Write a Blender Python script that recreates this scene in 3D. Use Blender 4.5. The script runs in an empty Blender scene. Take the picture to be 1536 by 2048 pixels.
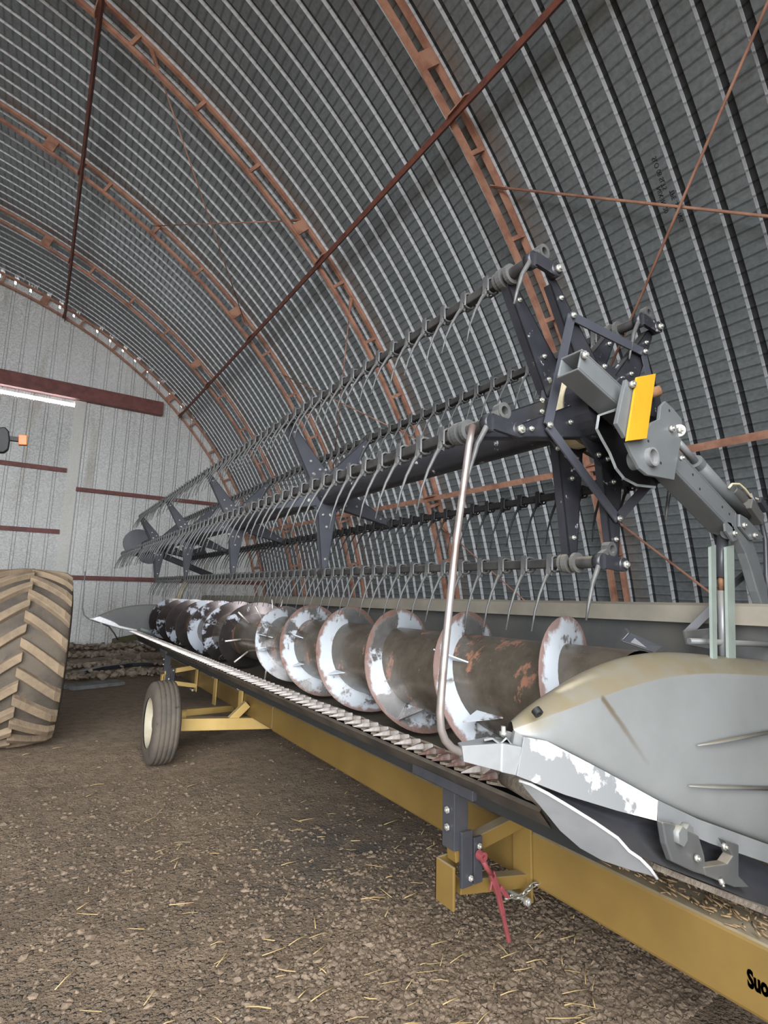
import bpy, math, random
import numpy as np
from mathutils import Vector, Matrix, noise as mnoise

random.seed(7)
rng = np.random.default_rng(11)
S = bpy.context.scene
COL = S.collection
PI = math.pi

# ------------------------------------------------------------------ camera
CAMH = 1.43                      # eye height above the dirt floor
FPX = 1030.0                     # focal length in pixels of the 1536x2048 frame


def axes(vx, vy, roll=0.03):
    """Rows: world X, Y, Z in camera coordinates (x right, y down, z forward)."""
    Y = np.array([vx - 768.0, vy - 1024.0, FPX]); Y /= np.linalg.norm(Y)
    d = np.array([1, roll, 0.0]); Z = np.cross(d, Y); Z /= np.linalg.norm(Z)
    if Z[1] > 0: Z = -Z
    return np.array([np.cross(Y, Z), Y, Z])


RW = axes(76, 1185)              # machine, cart and floor share this frame (= world)
RR = axes(75, 1168)              # the reel is raised a little more at its far end
RH = axes(70, 1150)              # the hangar stands level, the floor falls away slightly
MR = RW @ RR.T
MH = RW @ RH.T

cam_d = bpy.data.cameras.new('camera'); cam = bpy.data.objects.new('camera', cam_d); COL.objects.link(cam)
cam_d.sensor_fit = 'VERTICAL'; cam_d.sensor_height = 36.0; cam_d.sensor_width = 27.0
cam_d.lens = FPX / 2048 * 36.0; cam_d.clip_start = 0.05; cam_d.clip_end = 300
m = Matrix.Identity(4)
for i in range(3):
    m[i][0], m[i][1], m[i][2] = RW[i][0], -RW[i][1], -RW[i][2]
m[2][3] = CAMH
cam.matrix_world = m
S.camera = cam

# ------------------------------------------------------------------ light
S.view_settings.view_transform = 'Standard'; S.view_settings.look = 'None'
S.view_settings.gamma = 1.0; S.view_settings.use_curve_mapping = False
S.view_settings.exposure = 0.28
W = bpy.data.worlds.new('sky'); S.world = W; W.use_nodes = True
wn = W.node_tree.nodes; bg = wn['Background']
bg.inputs[0].default_value = (0.955, 0.98, 1.0, 1); bg.inputs[1].default_value = 11.0


def portal(loc, sx, sz, rot):
    d = bpy.data.lights.new('daylight_portal', 'AREA'); d.shape = 'RECTANGLE'; d.size = sx; d.size_y = sz
    d.cycles.is_portal = True
    o = bpy.data.objects.new('daylight_portal', d); COL.objects.link(o)
    o.location = loc; o.rotation_euler = rot


# open doorway of the hangar, in which the photographer stands
portal((-2.8, -1.1, 2.7), 8.2, 5.6, (PI / 2, 0, 0))


# ------------------------------------------------------------------ helpers
def PX(px, py, X=None, Y=None, Z=None, R=RW):
    """camera-relative point where the line of sight of a pixel meets a plane of the given frame"""
    r = R @ np.array([px - 768.0, py - 1024.0, FPX])
    if Y is not None: t = Y / r[1]
    elif X is not None: t = X / r[0]
    else: t = Z / r[2]
    return Vector(r * t)


def HP(px, py, Y): return PX(px, py, Y=Y, R=RH)


class MB:
    def __init__(s, T=None): s.v = []; s.f = []; s.m = []; s.T = T; s.mi = 0; s.sm = []; s.smooth = False; s.uv = {}
    def vert(s, p): s.v.append(Vector(p)); return len(s.v) - 1
    def face(s, ids): s.f.append(tuple(ids)); s.m.append(s.mi); s.sm.append(s.smooth)
    def grid(s, rows, close=False):
        n = len(rows[0]); base = [[s.vert(p) for p in r] for r in rows]
        for a, b in zip(base, base[1:]):
            for i in range(n if close else n - 1):
                j = (i + 1) % n; s.face((a[i], a[j], b[j], b[i]))
        return base
    def hexa(s, P):
        k = [s.vert(p) for p in P]
        for q in ((0, 3, 2, 1), (4, 5, 6, 7), (0, 1, 5, 4), (1, 2, 6, 5), (2, 3, 7, 6), (3, 0, 4, 7)): s.face([k[i] for i in q])
    def box(s, lo, hi):
        (x, y, z), (X, Y, Z) = lo, hi
        s.hexa([(x, y, z), (X, y, z), (X, Y, z), (x, Y, z), (x, y, Z), (X, y, Z), (X, Y, Z), (x, Y, Z)])
    def bar(s, p, q, w, h, up=(0, 0, 1), taper=1.0):
        """rectangular bar p->q; w across, h along up"""
        p, q = Vector(p), Vector(q); d = (q - p).normalized(); u = Vector(up)
        u = (u - d * u.dot(d)).normalized(); a = d.cross(u)
        P = []
        for c, k in ((p, 1.0), (q, taper)):
            P += [c + a * (sx * w * k / 2) + u * (sy * h * k / 2) for sx, sy in ((-1, -1), (1, -1), (1, 1), (-1, 1))]
        s.hexa(P)
    def angle(s, p, q, a, b, t, ua, ub):
        """L section: leg a along ua, leg b along ub, thickness t"""
        p, q, ua, ub = Vector(p), Vector(q), Vector(ua), Vector(ub)
        pr = [(0, 0), (a, 0), (a, t), (t, t), (t, b), (0, b)]
        s.grid([[p + ua * x + ub * y for x, y in pr], [q + ua * x + ub * y for x, y in pr]], True)
        k = len(s.v) - 12; s.face([k + i for i in range(6)][::-1]); s.face([k + 6 + i for i in range(6)])
    def tube(s, pts, r, n=10, caps=True):
        pts = [Vector(p) for p in pts]; rows = []; u = None
        rr = r if isinstance(r, (list, tuple)) else [r] * len(pts)
        for i, p in enumerate(pts):
            d = (pts[min(i + 1, len(pts) - 1)] - pts[max(i - 1, 0)]).normalized()
            if u is None:
                u = Vector((0, 0, 1)) if abs(d.z) < 0.9 else Vector((1, 0, 0))
            u = (u - d * u.dot(d)).normalized(); a = d.cross(u)
            rows.append([p + (u * math.cos(2 * PI * k / n) + a * math.sin(2 * PI * k / n)) * rr[i] for k in range(n)])
        o = s.smooth; s.smooth = True
        b = s.grid(rows, True); s.smooth = False
        if caps: s.face(b[0][::-1]); s.face(b[-1])
        s.smooth = o
    def cyl(s, p, q, r, n=14): s.tube([p, q], r, n)
    def ring(s, p, q, r0, r1, n=20):
        """hollow sleeve"""
        p, q = Vector(p), Vector(q); d = (q - p).normalized()
        u = Vector((0, 0, 1)) if abs(d.z) < .9 else Vector((1, 0, 0)); u = (u - d * u.dot(d)).normalized(); a = d.cross(u)
        c = [[c0 + (u * math.cos(2 * PI * k / n) + a * math.sin(2 * PI * k / n)) * r for k in range(n)] for c0, r in ((p, r0), (p, r1), (q, r1), (q, r0), (p, r0))]
        s.grid(c, True)
    def prism(s, poly, off):
        """closed outline (3D points) extruded by the vector off"""
        n = len(poly); off = Vector(off)
        a = [s.vert(p) for p in poly]; b = [s.vert(Vector(p) + off) for p in poly]
        s.face(a[::-1]); s.face(b)
        for i in range(n): j = (i + 1) % n; s.face((a[i], a[j], b[j], b[i]))
    def bolt(s, p, d, r=.011, h=.009):
        p, d = Vector(p), Vector(d).normalized(); s.tube([p, p + d * h], r, 6)
        s.cyl(p + d * h, p + d * (h + .006), r * .5, 8)
    def build(s, name, mats, parent=None, bevel=0, label=None, mods=None, org=None, recalc=True):
        me = bpy.data.meshes.new(name)
        base = Vector(parent['_o']) if parent is not None and '_o' in parent else Vector((0, 0, 0))
        if org is not None: base = Vector(org)
        V = []
        for p in s.v:
            if s.T is not None: p = Vector(s.T @ np.array(p))
            V.append(p - base if (parent is not None or org is not None) else p + Vector((0, 0, CAMH)))
        me.from_pydata(V, [], s.f)
        for mt in (mats if isinstance(mats, (list, tuple)) else [mats]): me.materials.append(mt)
        me.polygons.foreach_set('material_index', s.m); me.polygons.foreach_set('use_smooth', s.sm)
        if s.uv:
            ul = me.uv_layers.new(name='UVMap')
            for lp in me.loops: ul.data[lp.index].uv = s.uv.get(lp.vertex_index, (0, 0))
        if recalc:
            import bmesh
            bm = bmesh.new(); bm.from_mesh(me); bmesh.ops.recalc_face_normals(bm, faces=bm.faces); bm.to_mesh(me); bm.free()
        me.update()
        o = bpy.data.objects.new(name, me); COL.objects.link(o)
        if parent is not None: o.parent = parent
        if org is not None and parent is None: o.location = base + Vector((0, 0, CAMH))
        if bevel:
            b = o.modifiers.new('bevel', 'BEVEL'); b.width = bevel; b.segments = 2; b.limit_method = 'ANGLE'; b.angle_limit = .6
        if label: o['label'] = label
        return o


def thing(name, label, cat, loc, group=None):
    """Empty at the base of a thing; loc is camera-relative"""
    o = bpy.data.objects.new(name, None); COL.objects.link(o)
    o.location = Vector(loc) + Vector((0, 0, CAMH)); o['_o'] = list(loc)
    o.empty_display_size = .1
    o['label'] = label; o['category'] = cat
    if group: o['group'] = group
    return o


def tag(o, label, cat, group=None, kind=None):
    if label: o['label'] = label
    if cat: o['category'] = cat
    if group: o['group'] = group
    if kind: o['kind'] = kind
    return o


def struct(o, label, cat): return tag(o, label, cat, kind='structure')


def sub(part):
    """parts are at the origin of their thing, so sub-parts share its offset"""
    if part.parent is not None and '_o' in part.parent: part['_o'] = list(part.parent['_o'])
    elif '_o' not in part: part['_o'] = [0, 0, -CAMH]
    return part


def dup(src, parent, delta):
    c = src.copy(); COL.objects.link(c); c.parent = parent; c.location = src.location + Vector(delta)
    return c


# ------------------------------------------------------------------ materials
def nd(nt, t, **kw):
    n = nt.nodes.new(t)
    for k, v in kw.items(): setattr(n, k, v)
    return n


def ramp(nt, src, stops):
    r = nd(nt, 'ShaderNodeValToRGB'); nt.links.new(src, r.inputs[0])
    e = r.color_ramp.elements
    while len(e) < len(stops): e.new(.5)
    for k, (p, c) in zip(e, stops):
        k.position = p; k.color = (c, c, c, 1) if not isinstance(c, (tuple, list)) else (*c, 1)
    return r.outputs[0]


def mixc(nt, f, a, b):
    n = nd(nt, 'ShaderNodeMix', data_type='RGBA')
    for s_, v in ((n.inputs[0], f), (n.inputs[6], a), (n.inputs[7], b)):
        if hasattr(v, 'links') or hasattr(v, 'is_linked'): nt.links.new(v, s_)
        elif isinstance(v, (tuple, list)): s_.default_value = (*v, 1)
        else: s_.default_value = v
    return n.outputs[2]


def noisetex(nt, vec, scale, detail=4, rough=.55, stretch=None):
    if stretch:
        mp = nd(nt, 'ShaderNodeMapping'); mp.inputs[3].default_value = stretch; nt.links.new(vec, mp.inputs[0]); vec = mp.outputs[0]
    n = nd(nt, 'ShaderNodeTexNoise'); n.inputs['Scale'].default_value = scale
    n.inputs['Detail'].default_value = detail; n.inputs['Roughness'].default_value = rough
    nt.links.new(vec, n.inputs['Vector']); return n.outputs[0]


def math_(nt, op, a, b=None):
    n = nd(nt, 'ShaderNodeMath', operation=op)
    for s_, v in zip(n.inputs, (a, b)):
        if v is None: continue
        if isinstance(v, (int, float)): s_.default_value = v
        else: nt.links.new(v, s_)
    return n.outputs[0]


def mat(name, col, rough=.6, metal=0.0, col2=None, scale=6, lo=.4, hi=.65, stretch=None,
        spots=None, dust=None, bump=0, bscale=60, rough2=None):
    """col/col2 mixed by noise; spots=(colour, scale, threshold); dust=(colour, amount) lies on upward faces"""
    M_ = bpy.data.materials.new(name); M_.use_nodes = True; nt = M_.node_tree
    B = nt.nodes['Principled BSDF']; tc = nd(nt, 'ShaderNodeTexCoord').outputs['Object']
    c = (*col,)
    cs = None
    n1 = noisetex(nt, tc, scale, 5, .6, stretch)
    c2 = col2 if col2 else tuple(x * .75 for x in col)
    f = ramp(nt, n1, [(lo, 0.0), (hi, 1.0)])
    cs = mixc(nt, f, col, c2)
    if rough2 is not None:
        r = nd(nt, 'ShaderNodeMapRange'); nt.links.new(f, r.inputs[0]); r.inputs[3].default_value = rough; r.inputs[4].default_value = rough2
        nt.links.new(r.outputs[0], B.inputs['Roughness'])
    else: B.inputs['Roughness'].default_value = rough
    B.inputs['Metallic'].default_value = metal
    for sp in (spots or []):
        n2 = noisetex(nt, tc, sp[1], 6, .65, stretch); f2 = ramp(nt, n2, [(sp[2], 0.0), (sp[2] + .06, 1.0)])
        cs = mixc(nt, f2, cs, sp[0])
    if dust:
        g = nd(nt, 'ShaderNodeNewGeometry'); sx = nd(nt, 'ShaderNodeSeparateXYZ'); nt.links.new(g.outputs['Normal'], sx.inputs[0])
        k = nd(nt, 'ShaderNodeMapRange'); nt.links.new(sx.outputs[2], k.inputs[0])
        k.inputs[1].default_value = dust[2] if len(dust) > 2 else .35; k.inputs[2].default_value = dust[3] if len(dust) > 2 else .9; k.inputs[4].default_value = dust[1]
        n3 = noisetex(nt, tc, 14, 4); f3 = math_(nt, 'MULTIPLY', k.outputs[0], ramp(nt, n3, [(.25, .55), (.6, 1.0)]))
        cs = mixc(nt, f3, cs, dust[0])
        if metal > 0:
            nt.links.new(math_(nt, 'MULTIPLY', math_(nt, 'SUBTRACT', 1.0, f3), metal), B.inputs['Metallic'])
    nt.links.new(cs, B.inputs['Base Color'])
    if bump:
        bn = nd(nt, 'ShaderNodeBump'); bn.inputs['Strength'].default_value = bump; bn.inputs['Distance'].default_value = .01
        nt.links.new(noisetex(nt, tc, bscale, 5), bn.inputs['Height']); nt.links.new(bn.outputs[0], B.inputs['Normal'])
    return M_


DUST = (.36, .32, .25)
M_rib = mat('red_oxide_primer', (.54, .285, .195), .6, 0, (.33, .155, .105), 5, spots=[((.13, .055, .04), 22, .66)], bump=.15)
M_purlin = mat('dark_red_primer', (.23, .08, .055), .65, 0, (.13, .05, .04), 7, spots=[((.33, .15, .1), 30, .68)], bump=.15)
M_girt = mat('faded_red_paint', (.24, .085, .075), .6, 0, (.16, .06, .055), 6, spots=[((.36, .25, .2), 18, .7)], bump=.1)
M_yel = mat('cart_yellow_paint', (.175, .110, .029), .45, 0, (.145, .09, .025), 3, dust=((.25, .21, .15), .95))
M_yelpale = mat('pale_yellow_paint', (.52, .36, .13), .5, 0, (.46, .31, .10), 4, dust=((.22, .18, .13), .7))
M_dkgrey = mat('dark_grey_paint', (.032, .034, .042), .38, .0, (.045, .046, .052), 9, spots=[((.16, .15, .13), 40, .72)], dust=((.12, .11, .1), .35))
M_black = mat('black_reel_paint', (.02, .021, .026), .35, .0, (.03, .03, .036), 7, spots=[((.45, .46, .48), 16, .645)], dust=((.11, .105, .09), .5))
M_reelarm = mat('spider_grey_paint', (.05, .052, .065), .4, .0, (.06, .062, .075), 7, dust=((.12, .115, .105), .4))
M_bat = mat('dusty_bat_steel', (.022, .021, .021), .5, .0, (.045, .043, .04), 14, dust=((.20, .18, .145), .85))
M_tine = mat('grey_plastic_tine', (.055, .056, .058), .42, 0, (.085, .085, .082), 25, dust=((.26, .245, .21), .6))
M_tinedk = mat('black_plastic_tine', (.018, .018, .02), .45, 0, (.03, .03, .032), 25)
M_bolt = mat('zinc_bolt', (.62, .62, .58), .35, .75, (.45, .44, .4), 40)
M_grey = mat('header_grey_paint', (.12, .126, .128), .42, 0, (.15, .154, .15), 4, spots=[((.42, .39, .3), 18, .7)], dust=((.27, .25, .2), .7))
M_arm = mat('arm_grey_paint', (.125, .133, .137), .42, 0, (.105, .112, .115), 5, spots=[((.42, .39, .3), 20, .71)], dust=((.25, .24, .2), .55))
M_sheet = mat('dull_grey_sheet', (.075, .077, .078), .5, .1, (.11, .105, .095), 3, spots=[((.3, .28, .23), 60, .73)], dust=((.23, .2, .155), .9))
M_beamtop = mat('dust_covered_beam', (.25, .225, .18), .75, 0, (.2, .182, .15), 5, dust=((.27, .24, .19), .9))
M_pan = mat('worn_floor_pan', (.10, .085, .07), .5, .3, (.05, .045, .04), 5, dust=((.17, .14, .105), .6))
M_cover = mat('grey_plastic_cover', (.185, .19, .188), .38, 0, (.15, .155, .152), 3, lo=.35, hi=.7, spots=[((.3, .25, .17), 9, .72), ((.12, .09, .06), 45, .77)], dust=((.15, .125, .08), 1.0, .25, .5), bump=.05)
M_bright = mat('bare_steel_and_lit_edge', (.88, .88, .9), .38, .45, (.70, .70, .73), 30, spots=[((.3, .2, .14), 14, .73)], bump=.12, bscale=90)
M_silver = mat('silver_paint', (.25, .255, .26), .4, .3, (.2, .205, .21), 6, spots=[((.25, .13, .08), 18, .71)], dust=((.34, .31, .25), .6))
M_wear = mat('worn_through_grey_paint', (.20, .205, .21), .42, .1, (.80, .80, .82), 6, lo=.47, hi=.52, spots=[((.2, .14, .11), 26, .74)], rough2=.36, bump=.05)
M_socket = mat('rusty_socket_paint', (.21, .215, .22), .45, .1, (.17, .175, .18), 8, spots=[((.26, .17, .12), 16, .64)])
M_galv = mat('greenish_stop_channel', (.30, .35, .315), .45, .3, (.25, .29, .265), 6)
M_pipe = mat('worn_steel_pipe', (.22, .195, .185), .34, .5, (.15, .105, .09), 8, lo=.45, hi=.6)
M_guard = mat('worn_guard_steel', (.66, .63, .61), .36, .55, (.40, .35, .32), 20, spots=[((.16, .11, .085), 30, .70)], dust=((.30, .26, .21), .25))
M_guardrust = mat('brown_guard_steel', (.11, .062, .05), .45, .3, (.22, .19, .175), 24, lo=.5, hi=.75)
M_bar = mat('dirty_cutter_bar', (.10, .08, .065), .75, .1, (.16, .135, .105), 20, dust=((.30, .25, .19), .9), bump=.8, bscale=70)
M_rubber = mat('mud_caked_rubber', (.05, .042, .035), .85, 0, (.10, .08, .06), 3, lo=.35, hi=.6, spots=[((.06, .05, .043), 8, .62)], bump=.35, bscale=40)
M_lug = mat('dried_mud_lug', (.25, .185, .12), .9, 0, (.17, .125, .085), 6, spots=[((.10, .085, .07), 20, .68)], bump=.4, bscale=70)
M_tyre = mat('dusty_trailer_tyre', (.105, .085, .066), .85, 0, (.07, .06, .05), 5, spots=[((.02, .02, .02), 7, .66)], bump=.2)
M_rim = mat('cream_wheel_rim', (.45, .40, .30), .5, 0, (.36, .32, .24), 6)
M_red = mat('red_binder_paint', (.21, .045, .05), .5, 0, (.16, .035, .04), 20)
M_zinc = mat('zinc_chain', (.5, .5, .47), .35, .8, (.38, .37, .33), 30)
M_plate = mat('yellow_plate_paint', (.44, .25, .012), .55, 0, (.41, .23, .011), 12, spots=[((.25, .15, .03), 30, .76)])
M_rust = mat('rust', (.22, .11, .05), .8, 0, (.13, .06, .03), 20, bump=.3)
M_dark = mat('dark_interior', (.012, .012, .012), .8)
M_blackp = mat('black_plastic', (.008, .008, .009), .55)
M_orange = mat('orange_lamp_lens', (.75, .17, .02), .3, 0, (.62, .12, .012), 8)
M_tgreen = mat('tractor_dark_body', (.03, .032, .034), .45)
M_cream = mat('pale_hose', (.62, .55, .38), .6)
M_wood = mat('weathered_board', (.30, .25, .19), .9, 0, (.17, .14, .11), 6, stretch=(1, 8, 8), bump=.3)
M_moss = mat('mossy_board', (.075, .085, .035), .95, 0, (.15, .12, .08), 6, bump=.4)
M_blue = mat('bluish_sheet', (.20, .215, .235), .8, 0, (.15, .135, .115), 8, bump=.3)
M_stone = mat('gravel_stone', (.20, .148, .103), .85, 0, (.105, .074, .05), 9, lo=.35, hi=.65, spots=[((.29, .24, .185), 17, .70)], bump=.3, bscale=120)
M_straw = mat('straw', (.40, .29, .135), .8, 0, (.26, .185, .085), 5)
M_chaff = mat('brown_chaff', (.25, .165, .085), .85, 0, (.14, .095, .055), 60)
M_clod = mat('crumbly_rubble', (.38, .32, .245), .95, 0, (.22, .17, .125), 4, bump=.5, bscale=50)
M_ink = mat('stencil_ink', (.015, .015, .016), .7)
M_black2 = mat('black_lettering', (.015, .012, .008), .5)


AX, AZ, AR, DR = 1.725, -.334, .305, .20


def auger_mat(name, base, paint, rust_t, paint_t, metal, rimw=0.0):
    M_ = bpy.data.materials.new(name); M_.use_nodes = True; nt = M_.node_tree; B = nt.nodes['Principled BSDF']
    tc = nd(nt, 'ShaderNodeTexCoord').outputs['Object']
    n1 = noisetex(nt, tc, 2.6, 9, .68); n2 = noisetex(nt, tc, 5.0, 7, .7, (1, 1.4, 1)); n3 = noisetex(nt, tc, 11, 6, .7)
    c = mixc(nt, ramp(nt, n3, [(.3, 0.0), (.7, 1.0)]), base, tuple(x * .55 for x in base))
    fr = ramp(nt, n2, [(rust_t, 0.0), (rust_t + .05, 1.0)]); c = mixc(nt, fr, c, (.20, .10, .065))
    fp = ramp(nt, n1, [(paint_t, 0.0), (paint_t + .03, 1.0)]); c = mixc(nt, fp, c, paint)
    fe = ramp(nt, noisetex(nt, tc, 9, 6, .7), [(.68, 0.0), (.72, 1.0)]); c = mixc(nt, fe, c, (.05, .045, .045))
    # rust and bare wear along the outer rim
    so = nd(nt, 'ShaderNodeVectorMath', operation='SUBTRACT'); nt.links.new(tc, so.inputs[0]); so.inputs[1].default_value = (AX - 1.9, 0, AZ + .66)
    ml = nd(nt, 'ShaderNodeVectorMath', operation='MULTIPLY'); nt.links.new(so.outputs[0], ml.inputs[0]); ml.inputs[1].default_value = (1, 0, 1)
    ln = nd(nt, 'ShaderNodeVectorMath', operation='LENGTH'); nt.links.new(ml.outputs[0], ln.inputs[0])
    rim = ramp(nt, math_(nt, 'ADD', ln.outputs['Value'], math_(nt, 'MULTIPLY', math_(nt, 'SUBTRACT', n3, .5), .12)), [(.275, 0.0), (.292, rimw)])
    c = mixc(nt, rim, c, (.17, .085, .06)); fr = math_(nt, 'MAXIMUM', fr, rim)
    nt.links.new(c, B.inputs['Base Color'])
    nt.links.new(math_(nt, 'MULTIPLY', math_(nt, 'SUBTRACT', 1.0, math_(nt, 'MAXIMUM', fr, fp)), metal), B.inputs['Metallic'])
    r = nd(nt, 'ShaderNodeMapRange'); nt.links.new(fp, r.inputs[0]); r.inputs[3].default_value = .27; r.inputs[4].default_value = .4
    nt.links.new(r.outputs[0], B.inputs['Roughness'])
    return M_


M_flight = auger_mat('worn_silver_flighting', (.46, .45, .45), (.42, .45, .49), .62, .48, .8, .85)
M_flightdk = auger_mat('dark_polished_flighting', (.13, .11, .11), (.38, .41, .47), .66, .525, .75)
M_drum = auger_mat('rusty_auger_tube', (.105, .088, .068), (.2, .195, .18), .585, .66, .3)


def shell_mat():
    """galvanised arch sheet: crimp lines across every flat; uv = (metres along hangar, metres along arc)"""
    M_ = bpy.data.materials.new('galvanised_arch_sheet'); M_.use_nodes = True; nt = M_.node_tree; B = nt.nodes['Principled BSDF']
    uv = nd(nt, 'ShaderNodeUVMap').outputs[0]; sx = nd(nt, 'ShaderNodeSeparateXYZ'); nt.links.new(uv, sx.inputs[0])
    u, v = sx.outputs[0], sx.outputs[1]
    wob = math_(nt, 'MULTIPLY', noisetex(nt, uv, 3, 2), .02)
    # each sheet's crimps sit at their own height
    shift = nd(nt, 'ShaderNodeTexWhiteNoise', noise_dimensions='1D')
    nt.links.new(math_(nt, 'FLOOR', math_(nt, 'DIVIDE', u, .25)), shift.inputs['W'])
    vv = math_(nt, 'ADD', math_(nt, 'ADD', v, wob), math_(nt, 'MULTIPLY', shift.outputs[0], .1))
    fr = math_(nt, 'FRACT', math_(nt, 'DIVIDE', vv, .105))
    d = math_(nt, 'ABSOLUTE', math_(nt, 'SUBTRACT', fr, .5))
    fu = math_(nt, 'FRACT', math_(nt, 'DIVIDE', u, .25))
    line = ramp(nt, d, [(0.0, 1.0), (.06, .0)])
    pil = ramp(nt, d, [(0.0, 0.0), (.16, .85), (.5, 1.0)])
    n1 = noisetex(nt, uv, 1.1, 5, .6); n2 = noisetex(nt, uv, 22, 4, .6)
    c = mixc(nt, ramp(nt, n1, [(.3, 0.0), (.7, 1.0)]), (.205, .232, .243), (.28, .308, .32))
    c = mixc(nt, ramp(nt, n2, [(.35, 0.0), (.7, .6)]), c, (.13, .145, .15))
    c = mixc(nt, math_(nt, 'MULTIPLY', line, .5), c, (.07, .078, .08))
    # primer overspray beside the ribs
    ru = math_(nt, 'FRACT', math_(nt, 'DIVIDE', math_(nt, 'ADD', u, 3.0 - .96 + .96), 3.0))
    rd = math_(nt, 'ABSOLUTE', math_(nt, 'SUBTRACT', ru, .5))
    os_ = math_(nt, 'MULTIPLY', ramp(nt, rd, [(.03, .75), (.095, 0.0)]), ramp(nt, noisetex(nt, uv, 5, 4), [(.35, .1), (.65, 1.0)]))
    c = mixc(nt, os_, c, (.24, .185, .15))
    # highlight painted on the folded groove sides, shade painted on the groove floors
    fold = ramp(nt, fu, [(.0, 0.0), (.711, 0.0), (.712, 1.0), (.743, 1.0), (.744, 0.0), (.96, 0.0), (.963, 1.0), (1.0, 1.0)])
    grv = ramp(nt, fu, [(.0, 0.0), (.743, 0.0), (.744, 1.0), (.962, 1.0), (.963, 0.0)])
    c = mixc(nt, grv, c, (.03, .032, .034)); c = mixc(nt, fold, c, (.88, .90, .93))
    nt.links.new(c, B.inputs['Base Color']); B.inputs['Metallic'].default_value = .3; B.inputs['Roughness'].default_value = .42
    b = nd(nt, 'ShaderNodeBump'); b.inputs['Strength'].default_value = .8; b.inputs['Distance'].default_value = .013
    nt.links.new(pil, b.inputs['Height']); nt.links.new(b.outputs[0], B.inputs['Normal'])
    return M_


def endwall_mat(name, a, b_):
    M_ = bpy.data.materials.new(name); M_.use_nodes = True; nt = M_.node_tree; B = nt.nodes['Principled BSDF']
    tc = nd(nt, 'ShaderNodeTexCoord').outputs['Object']
    n1 = noisetex(nt, tc, 26, 3, .7); n2 = noisetex(nt, tc, .9, 4, .6, (1, 1, .35)); n3 = noisetex(nt, tc, 1.6, 4, .6, (1.3, 1, .12))
    c = mixc(nt, ramp(nt, n1, [(.38, 0.0), (.62, 1.0)]), a, b_)
    c = mixc(nt, ramp(nt, n2, [(.42, 0.0), (.68, .5)]), c, (.88, .89, .89))
    c = mixc(nt, ramp(nt, n3, [(.6, 0.0), (.72, .55)]), c, (.34, .29, .2))
    nt.links.new(c, B.inputs['Base Color']); B.inputs['Metallic'].default_value = .0; B.inputs['Roughness'].default_value = .4
    return M_


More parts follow.
